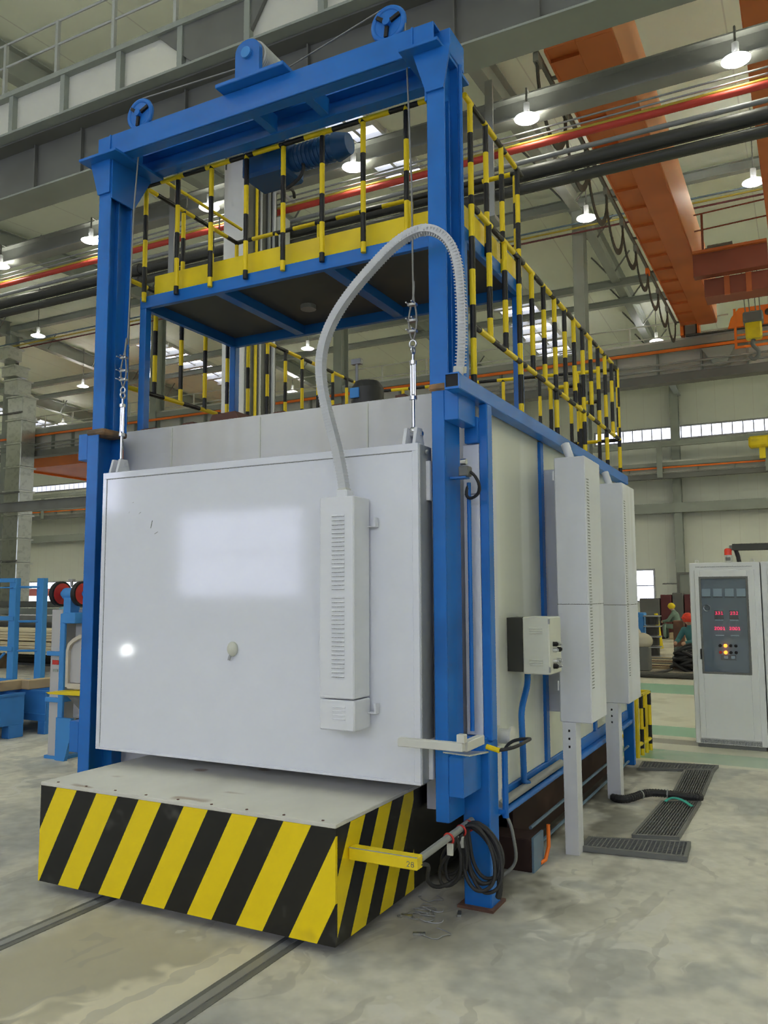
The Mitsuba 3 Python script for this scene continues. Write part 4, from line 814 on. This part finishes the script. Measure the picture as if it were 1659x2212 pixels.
et = thing('crane_end_truck', 'bright orange crane end truck on the runway at the right edge', 'end truck')
part(et, 'beam', M().prism([(-1.95, 9.72), (.6, 9.72), (.6, 10.32), (-1.62, 10.32), (-1.85, 10.05)], 1, 26.75, 27.25), 'orangebright')
for x in (-1.25, -.80): part(et, 'hole', M().cyl((x, 26.73, 10.08), (x, 26.76, 10.08), .10, 16), 'black')
part(et, 'lower_beam', B(-3.2, .6, 26.80, 27.2, 9.703, 9.74), 'steeldark')
part(et, 'buffer_post', B(-3.34, -3.24, 26.75, 27.2, 9.72, 10.3), 'orangebright'); part(et, 'buffer_post', B(-2.84, -2.78, 26.75, 27.2, 9.74, 10.28), 'orangebright'); part(et, 'buffer_cap', B(-3.34, -2.78, 26.75, 27.2, 10.29, 10.40), 'orangebright')
part(et, 'buffer', B(-3.20, -2.88, 26.78, 27.2, 9.742, 10.2), 'steeldark')
part(et, 'ladder', M().box(-1.70, -1.63, 25.6, 25.65, 8.75, 9.95).box(-1.70, -.2, 25.6, 25.65, 8.75, 8.82).box(-1.70, -.2, 25.6, 25.65, 9.12, 9.17).box(-1.70, -.2, 25.6, 25.65, 9.40, 9.45), 'orangebright')
hb = thing('hook_block', 'yellow and black crane hook block hanging at the right edge', 'hook')
part(hb, 'block', M().box(-1.20, -.82, 21.9, 22.2, 7.95, 8.55, .04), 'yellow'); part(hb, 'sheave_cover', B(-1.24, -.78, 21.85, 22.25, 8.35, 8.62, .03), 'steeldark')
part(hb, 'hook', M().tube(spline([(-1.01, 22.05, 7.95), (-1.01, 22.05, 7.75), (-.92, 22.05, 7.6), (-1.0, 22.05, 7.45), (-1.12, 22.05, 7.55)], 24), .05, 8), 'steeldark', smooth=True)
for x in (-1.18, -1.08, -.94, -.84): part(hb, 'rope', M().cyl((x, 22.05, 8.6), (x, 21.0, 9.6), .014, 5), 'rope')
yh = thing('chain_hoist', 'small yellow hoist on the farthest runway at the right edge', 'hoist', M().box(-2.7, -1.5, 47.2, 47.9, 9.3, 9.9, .1).box(-2.2, -1.9, 47.4, 47.7, 8.7, 9.3), 'yellow')
thing('column_bracket', 'dark steel corbel under the middle crane runway at the right', 'bracket', M().hull([(-2.75, y, 9.2) for y in (26.68, 26.72)]+[(-1.75, y, 9.2) for y in (26.68, 26.72)]+[(-2.35, y, 8.6) for y in (26.68, 26.72)]+[(-2.05, y, 8.6) for y in (26.68, 26.72)]), 'steelgreen')

# ------------------------------------------------------------------ left background
def duct(k, x, z0, z1, w=1.05, y=26.2):
    part(k, 'section', B(x-w/2, x+w/2, y-.4, y+.4, z0, z1, .03), 'galv'); part(k, 'flange', B(x-w/2-.06, x+w/2+.06, y-.46, y+.46, z1-.05, z1+.02), 'galv')
dk2 = thing('air_duct', 'tall silver sheet metal air duct stepping up along the left column', 'duct')
for i in range(9): duct(dk2, -33.2, .9+i*1.13, .9+(i+1)*1.13-.03)
duct(dk2, -33.55, 11.25, 11.9, .95); duct(dk2, -33.8, 12.1, 12.6, .95); duct(dk2, -34.3, 13.0, 13.6, .95)
part(dk2, 'elbow', M().hull([(-33.7, 25.8, 11.2), (-32.7, 25.8, 11.05), (-34.0, 25.8, 11.3), (-33.1, 25.8, 11.3), (-33.7, 26.6, 11.2), (-32.7, 26.6, 11.05), (-34.0, 26.6, 11.3), (-33.1, 26.6, 11.3)]), 'galv')
for z in (3.2, 6.4, 10.2): part(dk2, 'bracket', B(-34.6, -32.6, 25.72, 25.78, z, z+.07), 'steeldark')
fr = thing('storage_rack', 'blue steel storage rack frame at the left edge', 'rack')
for x, y in ((-13.50, 10.66), (-13.10, 10.95), (-15.2, 10.3)): part(fr, 'post', B(x-.09, x+.09, y-.06, y+.06, 0, 1.97, .01), 'lightblue')
for z, h in ((1.89, .08), (1.78, .025), (1.17, .08), (.60, .08), (.02, .07)): part(fr, 'beam', B(-15.2, -13.42, 10.57, 10.62, z, z+h, .004), 'lightblue')
for z in (1.80, 1.15, .60, .05): part(fr, 'short_beam', M().cyl((-13.45, 10.68, z), (-13.12, 10.9, z), .025, 6), 'lightblue')
for a, b in (((-14.4, .05), (-13.7, .55)), ((-14.7, 1.8), (-14.1, 1.2))): part(fr, 'brace', M().cyl((a[0], 10.64, a[1]), (b[0], 10.64, b[1]), .025, 6), 'lightblue')
ws = [('long pale wooden board stack behind the blue rack, upper', .66, .90, 12.4, 'woodpale'), ('long pale wooden board stack behind the blue rack, lower', .40, .64, 12.1, 'woodpale')]
for lab, z0, z1, y, mt in ws:
    k = thing('board_stack', lab, 'boards')
    for j in range(4): part(k, 'board', B(-22, -10.2+.3*(j % 2), y+.03*(j % 2), y+.9, z0+j*(z1-z0)/4, z0+(j+1)*(z1-z0)/4-.008), mt)
    for x in (-20, -16.5, -13, -11): part(k, 'bearer', B(x-.08, x+.08, y+.05, y+.85, z0-.02-(0 if z0 > .5 else .38), z0), 'wood')
k = thing('steel_stack', 'dark stack of steel bars behind the boards at the left', 'steel bars')
for i in range(6): part(k, 'bar', M().cyl((-24, 13.6+.22*(i % 3), .12+.22*(i//3)+.55*(i % 2)), (-10.5, 13.6+.22*(i % 3), .12+.22*(i//3)+.55*(i % 2)), .10, 10), 'blackpipe', smooth=40)
part(k, 'trestle', B(-23, -10.8, 13.5, 14.3, .0, .05), 'steeldark')
k = thing('steel_stack', 'long grey steel sections lying below the windows at the left', 'steel bars')
for i in range(4): part(k, 'bar', B(-46, -17, 22+.5*i, 22.4+.5*i, .3+.28*i, .55+.28*i), ['steeldark', 'steel', 'steelgreen', 'steeldark'][i])
part(k, 'trestle', B(-45, -18, 22, 23.9, 0, .3), 'steeldark')
thing('banner', 'red and white banner across the low windows at the far left', 'banner', B(-61.8, -54.1, 49.90, 49.938, 1.55, 2.2), 'pink')
def bin_(x0, x1, y0, y1, lab):
    k = thing('steel_bin', lab, 'bin')
    part(k, 'front', B(x0, x1, y0, y0+.02, .15, .50, .004), 'binblue'); part(k, 'back', B(x0, x1, y1-.02, y1, .15, .50), 'binblue')
    for x in (x0, x1-.02): part(k, 'side', B(x, x+.02, y0+.02, y1-.02, .15, .50), 'binblue')
    part(k, 'bottom', B(x0+.02, x1-.02, y0+.02, y1-.02, .15, .18), 'binblue'); part(k, 'rim', M().box(x0-.015, x1+.015, y0-.015, y0+.02, .485, .512).box(x1-.02, x1+.015, y0+.02, y1, .485, .512), 'binblue')
    part(k, 'weld_seam', B(x0, x1, y0-.004, y0, .23, .24), 'lightblue')
    for x in (x0, x1-.12):
        for y in (y0, y1-.2): part(k, 'leg', B(x, x+.12, y, y+.2, 0, .15, .004), 'binblue')
    return k
bin_(-9.6, -8.30, 5.15, 6.74, 'nearer blue steel bin on short legs at the left edge')
bin_(-9.4, -8.18, 6.94, 8.5, 'farther blue steel bin on short legs behind the grinder')
for (x, y0, y1, z0, lab, a) in ((-8.62, 5.0, 7.0, .515, 'long thick timber lying along the nearer blue bin', .02), (-8.45, 6.9, 8.9, .515, 'timber lying along the farther blue bin', -.05), (-8.9, 5.3, 6.6, .515, 'timber behind the front timber on the nearer blue bin', .05), (-8.36, 5.7, 6.0, .515, 'short timber end on the front rim of the nearer blue bin', 0)):
    m = B(x-.07, x+.07, y0, y1, z0, z0+.11, .006).mesh(); m.apply_transform(trimesh.transformations.rotation_matrix(a, (0, 0, 1), (x, (y0+y1)/2, 0))); thing('timber', lab, 'timber', m, 'wood')
gm = thing('grinder', 'standing grinder with two red wheels on a grey and blue column beside the furnace', 'grinder')
part(gm, 'column', B(-7.0, -6.84, 5.98, 6.2, .02, 1.50, .008), 'greymachine')
part(gm, 'front_strip', B(-6.835, -6.765, 5.945, 5.975, 0, 1.46, .006), 'lightblue')
part(gm, 'rear_column', B(-6.765, -6.50, 6.08, 6.3, .40, 1.50, .008), 'greymachine')
part(gm, 'top_block', B(-6.80, -6.62, 5.94, 6.1, 1.36, 1.47, .006), 'lightblue')
for z in (1.03, .565): part(gm, 'clamp', B(-7.02, -6.80, 5.945, 6.1, z, z+.045, .004), 'lightblue')
part(gm, 'foot', M().prism([(-6.83, 0), (-6.70, .0), (-6.62, .25), (-6.62, .42), (-6.83, .42)], 1, 5.93, 5.97), 'lightblue'); part(gm, 'base', B(-7.02, -6.76, 5.96, 6.25, 0, .03), 'lightblue')
part(gm, 'label', B(-6.96, -6.87, 5.973, 5.979, .94, .985), 'red'); part(gm, 'label', B(-6.95, -6.88, 5.973, 5.979, .87, .895), 'steelgreen')
part(gm, 'motor', M().cyl((-6.86, 6.03, 1.66), (-6.68, 6.03, 1.66), .062, 18).box(-6.82, -6.72, 5.97, 6.09, 1.46, 1.62), 'lightblue', smooth=30)
for xw in (-6.935, -6.625):
    part(gm, 'wheel', M().cyl((xw-.028, 6.03, 1.66), (xw+.022, 6.03, 1.66), .128, 30), 'black', smooth=30); part(gm, 'wheel_face', M().cyl((xw-.03, 6.03, 1.66), (xw+.028, 6.03, 1.66), .108, 28), 'red', 'red grinding wheel face', smooth=30)
    part(gm, 'spindle', M().cyl((xw-.05, 6.03, 1.66), (xw+.07, 6.03, 1.66), .032, 14), 'lightblue', smooth=30)
part(gm, 'oiler', M().cyl((-6.78, 6.03, 1.73), (-6.78, 6.03, 1.80), .015, 8).box(-6.81, -6.75, 6.01, 6.05, 1.79, 1.81), 'steel')
yt = thing('tool_shelf', 'small yellow shelf with a dark bracket beside the grinder', 'shelf')
part(yt, 'tray', M().hull([(-6.72, 5.70, .70), (-6.22, 5.70, .74), (-6.22, 5.70, .69), (-6.68, 5.70, .685), (-6.72, 5.90, .70), (-6.22, 5.90, .74), (-6.22, 5.9, .69)]), 'yellow'); part(yt, 'bracket', M().prism([(-6.55, .685), (-6.26, .685), (-6.26, .48)], 1, 5.79, 5.80), 'steeldark'); part(yt, 'post', B(-6.30, -6.23, 5.80, 5.85, 0, .685), 'yellow')
bm = thing('machine_cover', 'beige machine cover with a rounded corner behind the left column', 'machine')
part(bm, 'cover', M().prism([(-6.46, .80), (-5.55, .80), (-5.55, 1.27), (-6.30, 1.24), (-6.40, 1.20), (-6.46, 1.11)], 1, 5.76, 6.02), 'greymachine')
part(bm, 'trim', M().sweep([(-6.475, 5.75, .76), (-6.48, 5.75, 1.109), (-6.457, 5.75, 1.168), (-6.408, 5.75, 1.205), (-6.322, 5.75, 1.245), (-5.55, 5.75, 1.29)], [(-.018, -.018), (.018, -.018), (.018, .018), (-.018, .018)]), 'beige')
part(bm, 'sill', B(-6.47, -5.55, 5.73, 6.02, .745, .795, .004), 'beige'); part(bm, 'base', B(-6.1, -5.6, 5.8, 6.0, 0, .745), 'greymachine')

# ------------------------------------------------------------------ people (joints -> one skin)
def person(lab, loc, rz, pose, top, bottom, hat, s=1.0):
    k = thing('person', lab, 'person')
    c, sn = math.cos(rz), math.sin(rz)
    W = lambda p: (loc[0]+s*(p[0]*c-p[1]*sn), loc[1]+s*(p[0]*sn+p[1]*c), loc[2]+s*p[2])
    J = {n: np.array(p) for n, p in pose.items()}
    def skin(bones, ref=.025):
        out = m3.Manifold()
        for a, ra, b, rb in bones:
            out = out + m3.Manifold.batch_hull([m3.Manifold.sphere(ra*s, 16).translate(W(J[a])), m3.Manifold.sphere(rb*s, 16).translate(W(J[b]))])
        q = out.refine_to_length(ref).to_mesh(); t = trimesh.Trimesh(q.vert_properties[:, :3], q.tri_verts)
        return trimesh.smoothing.filter_taubin(t, iterations=6)
    head = M().ball(W(J['head']), .10*s, 3, (.85, .95, 1.15)).ball(W(J['head']+J['face']*.1), .022*s, 2)
    bd = skin([('neck', .055, 'head', .06), ('wl', .032, 'hl', .04), ('wr', .032, 'hr', .04)])
    part(k, 'body', trimesh.util.concatenate([bd, head.mesh()]), 'skin', smooth=True)
    tp = [('chest', .15, 'waist', .13), ('chest', .12, 'neck', .07), ('waist', .13, 'pelvis', .14)]
    for q in 'lr': tp += [('chest', .10, 's'+q, .075), ('s'+q, .072, 'e'+q, .055), ('e'+q, .052, 'w'+q, .042)]
    part(k, 'jacket', skin(tp), top, smooth=True)
    bt = []
    for q in 'lr': bt += [('pelvis', .13, 'p'+q, .10), ('p'+q, .095, 'k'+q, .068), ('k'+q, .065, 'a'+q, .05)]
    part(k, 'trousers', skin(bt), bottom, smooth=True)
    part(k, 'shoes', skin([('al', .05, 'tl', .045), ('ar', .05, 'tr', .045)]), 'black', smooth=True)
    h = J['head']+np.array([0, 0, .035]); part(k, 'hard_hat', M().ball(W(h), .125*s, 3, (1, 1, .95)).cyl(W(h+np.array([0, 0, -.005])), W(h+np.array([0, 0, .008])), .15*s, 20), hat, smooth=40)
    for q in (-1, 1): part(k, 'eye', M().ball(W(J['head']+J['face']*.088+np.array([q*.03, 0, .01])), .011*s, 1), 'black')
sit = dict(head=(0, .12, 1.12), face=np.array((0, 1., 0)), neck=(0, .05, .98), chest=(0, 0, .80), waist=(0, -.06, .60), pelvis=(0, -.08, .45), sl=(-.19, .02, .88), sr=(.19, .02, .88), el=(-.24, .18, .66), er=(.24, .18, .66), wl=(-.14, .38, .62), wr=(.14, .38, .62), hl=(-.10, .44, .60), hr=(.10, .44, .60),
           pl=(-.10, -.06, .43), pr=(.10, -.06, .43), kl=(-.13, .36, .46), kr=(.13, .36, .46), al=(-.13, .34, .07), ar=(.13, .34, .07), tl=(-.13, .48, .05), tr=(.13, .48, .05))
stand = dict(head=(0, .05, 1.60), face=np.array((0, 1., -.1)), neck=(0, .01, 1.44), chest=(0, 0, 1.27), waist=(0, 0, 1.06), pelvis=(0, -.01, .93), sl=(-.19, 0, 1.36), sr=(.19, 0, 1.36), el=(-.25, .06, 1.08), er=(.25, .06, 1.08), wl=(-.20, .25, .98), wr=(.20, .25, .98), hl=(-.17, .32, .98), hr=(.17, .32, .98),
             pl=(-.10, 0, .90), pr=(.10, 0, .90), kl=(-.11, .02, .48), kr=(.11, .02, .48), al=(-.11, 0, .08), ar=(.11, 0, .08), tl=(-.12, .14, .05), tr=(.12, .14, .05))
person('person in green work clothes and a yellow hard hat sitting by the back wall', (-4.35, 30.4, .0), 1.4, sit, 'workgreen', 'workgreen', 'hardyellow')
person('person in teal work clothes and a red hard hat, half hidden by the control cabinet', (-2.45, 19.5, -.08), 2.6, sit, 'workteal', 'trousers', 'hardred')
person('person in a pink top and pale blue hard hat sitting far behind the blue rack', (-21.3, 18.6, .0), -2.2, sit, 'pink', 'trousers', 'hardblue')
for (x, y, lab) in ((-4.35, 30.4, 'person in the yellow hard hat'), (-2.45, 19.5, 'person in the red hard hat'), (-21.3, 18.6, 'person in the pink top')):
    thing('stool', 'low wooden crate under the '+lab, 'crate', M().box(x-.2, x+.2, y-.2, y+.2, 0, .24 if y != 19.5 else .16, .01), 'wood')

# ------------------------------------------------------------------ clutter between furnace and control cabinet
thing('metal_sheet', 'upright blue sheet of metal just behind the furnace', 'sheet', B(-4.20, -3.92, 22.0, 22.4, 0, 1.12, .02), 'lightblue')
k = thing('drum_stack', 'stack of dark coils between grey plates beside the blue panel', 'stack')
for i in range(4): part(k, 'coil', M().cyl((-3.70, 21.9, .04+.26*i), (-3.70, 21.9, .24+.26*i), .16, 18), 'rubber', smooth=30); part(k, 'plate', B(-3.89, -3.50, 21.7, 22.1, .245+.26*i, .275+.26*i), 'steel')
part(k, 'foot', B(-3.88, -3.52, 21.72, 22.08, 0, .04), 'steel')
thing('dark_cabinet', 'dark green steel cabinet by the back wall', 'cabinet', B(-5.75, -5.05, 31.5, 32.2, 0, 1.42, .02), 'steeldark')
for i, (x, h) in enumerate(((-5.02, 1.55), (-4.62, 1.62), (-4.22, 1.56))): thing('maroon_box', ['left', 'middle', 'right'][i]+' maroon machine box by the back wall', 'box', B(x, x+.37, 31.6+.1*i, 32.2, 0, h, .02), 'maroon' if i != 1 else 'steeldark')
k = thing('mesh_door', 'grey steel door frame with a dark panel beside the seated worker', 'door'); part(k, 'frame', M().box(-4.75, -4.65, 34, 34.1, 0, 2.4).box(-4.75, -3.5, 34, 34.1, 2.34, 2.42).box(-5.3, -4.75, 34, 34.08, 1.95, 2.0), 'steeldark'); part(k, 'panel', B(-4.65, -3.5, 34.05, 34.1, 0, 2.34), 'steelgreen')
thing('yellow_post', 'short yellow post in the clutter behind the furnace', 'post', M().cyl((-4.05, 25.4, 0), (-4.18, 25.4, 1.02), .055, 10), 'yellow', smooth=30)
thing('brown_post', 'brown rusty post standing in the clutter behind the furnace', 'post', B(-2.98, -2.74, 20.4, 20.6, 0, .98, .015), 'rust')
thing('grey_plate', 'pale grey plate leaning behind the brown post', 'plate', M().hull([(-3.0, 23.9, 0), (-2.7, 23.9, 0), (-2.72, 24.1, .95), (-2.92, 24.1, .95), (-3.0, 23.95, 0), (-2.7, 23.95, 0), (-2.72, 24.15, .95)]), 'steel')
k = thing('tarp_bundle', 'beige sack leaning at the corner of the furnace', 'sack'); part(k, 'sack', M().ball((-3.30, 18.1, .62), .22, 3, (1.1, .8, .8)).ball((-3.42, 18.1, .74), .16, 3, (.8, .8, 1.1)), 'beige', smooth=True); part(k, 'stand', B(-3.45, -3.12, 17.95, 18.25, 0, .50, .02), 'steeldark')
rg = np.random.default_rng(11)
for i in range(16):
    x, y, a, L = -3.35+.3*rg.random()+(1.05 if i > 8 else 0), 18.6+.33*i, rg.normal(0, .10), .7+.8*rg.random()
    m = B(-L/2, L/2, -.05, .05, 0, .05).mesh(); m.apply_transform(trimesh.transformations.rotation_matrix(a, (0, 0, 1))); m.apply_translation((x, y, .002))
    thing('scrap_plank', 'scrap plank lying in the heap behind the furnace', 'plank', m, ['wood', 'rust', 'woodpale', 'steeldark'][i % 4], group='scrap planks behind the furnace')
for i in range(3): thing('steel_bar', ['nearest', 'middle', 'farthest'][i]+' long dark steel bar lying across the floor before the scrap heap', 'bar', M().cyl((-4.6+.3*i, 16.60+.16*i, .045), (-2.0, 16.62+.16*i, .045), .04, 8), 'blackpipe', smooth=40)
k = thing('cable_heap', 'heap of dark cable in front of the worker in the red hat', 'cable heap', kind='stuff'); hm = M()
for i in range(14):
    cx, cy, r = -2.50+rg.normal(0, .10), 18.55+rg.normal(0, .15), .14+.12*rg.random(); z = .05+.4*rg.random()
    hm.ring((cx, cy, z), (rg.normal(0, .3), rg.normal(0, .3), 1), r, .035, 18, 6)
put(k, hm, 'rubber', True)
thing('black_hose', 'long black hose curving over the floor before the scrap heap', 'hose', M().tube(spline([(-3.9, 17.1, .03), (-3.3, 17.1, .03), (-3.0, 17.25, .03), (-2.8, 17.5, .04), (-2.65, 17.75, .08)], 40), .03, 8), 'rubber', smooth=True)
fl = thing('added_flood_lamp', 'added unseen flood lamp behind the camera that puts a highlight on the door', 'lamp')  # invented lamp, added for the bright spot mirrored in the door
part(fl, 'head', B(-15.92, -15.30, -8.2, -8.03, .02, .52, .02), 'steeldark'); part(fl, 'lens', M().cyl((-15.61, -8.029, .24), (-15.61, -8.015, .24), .165, 24), 'meter', em=DAY_C*50); part(fl, 'foot', B(-15.95, -15.27, -8.25, -8.0, 0, .02), 'steeldark')
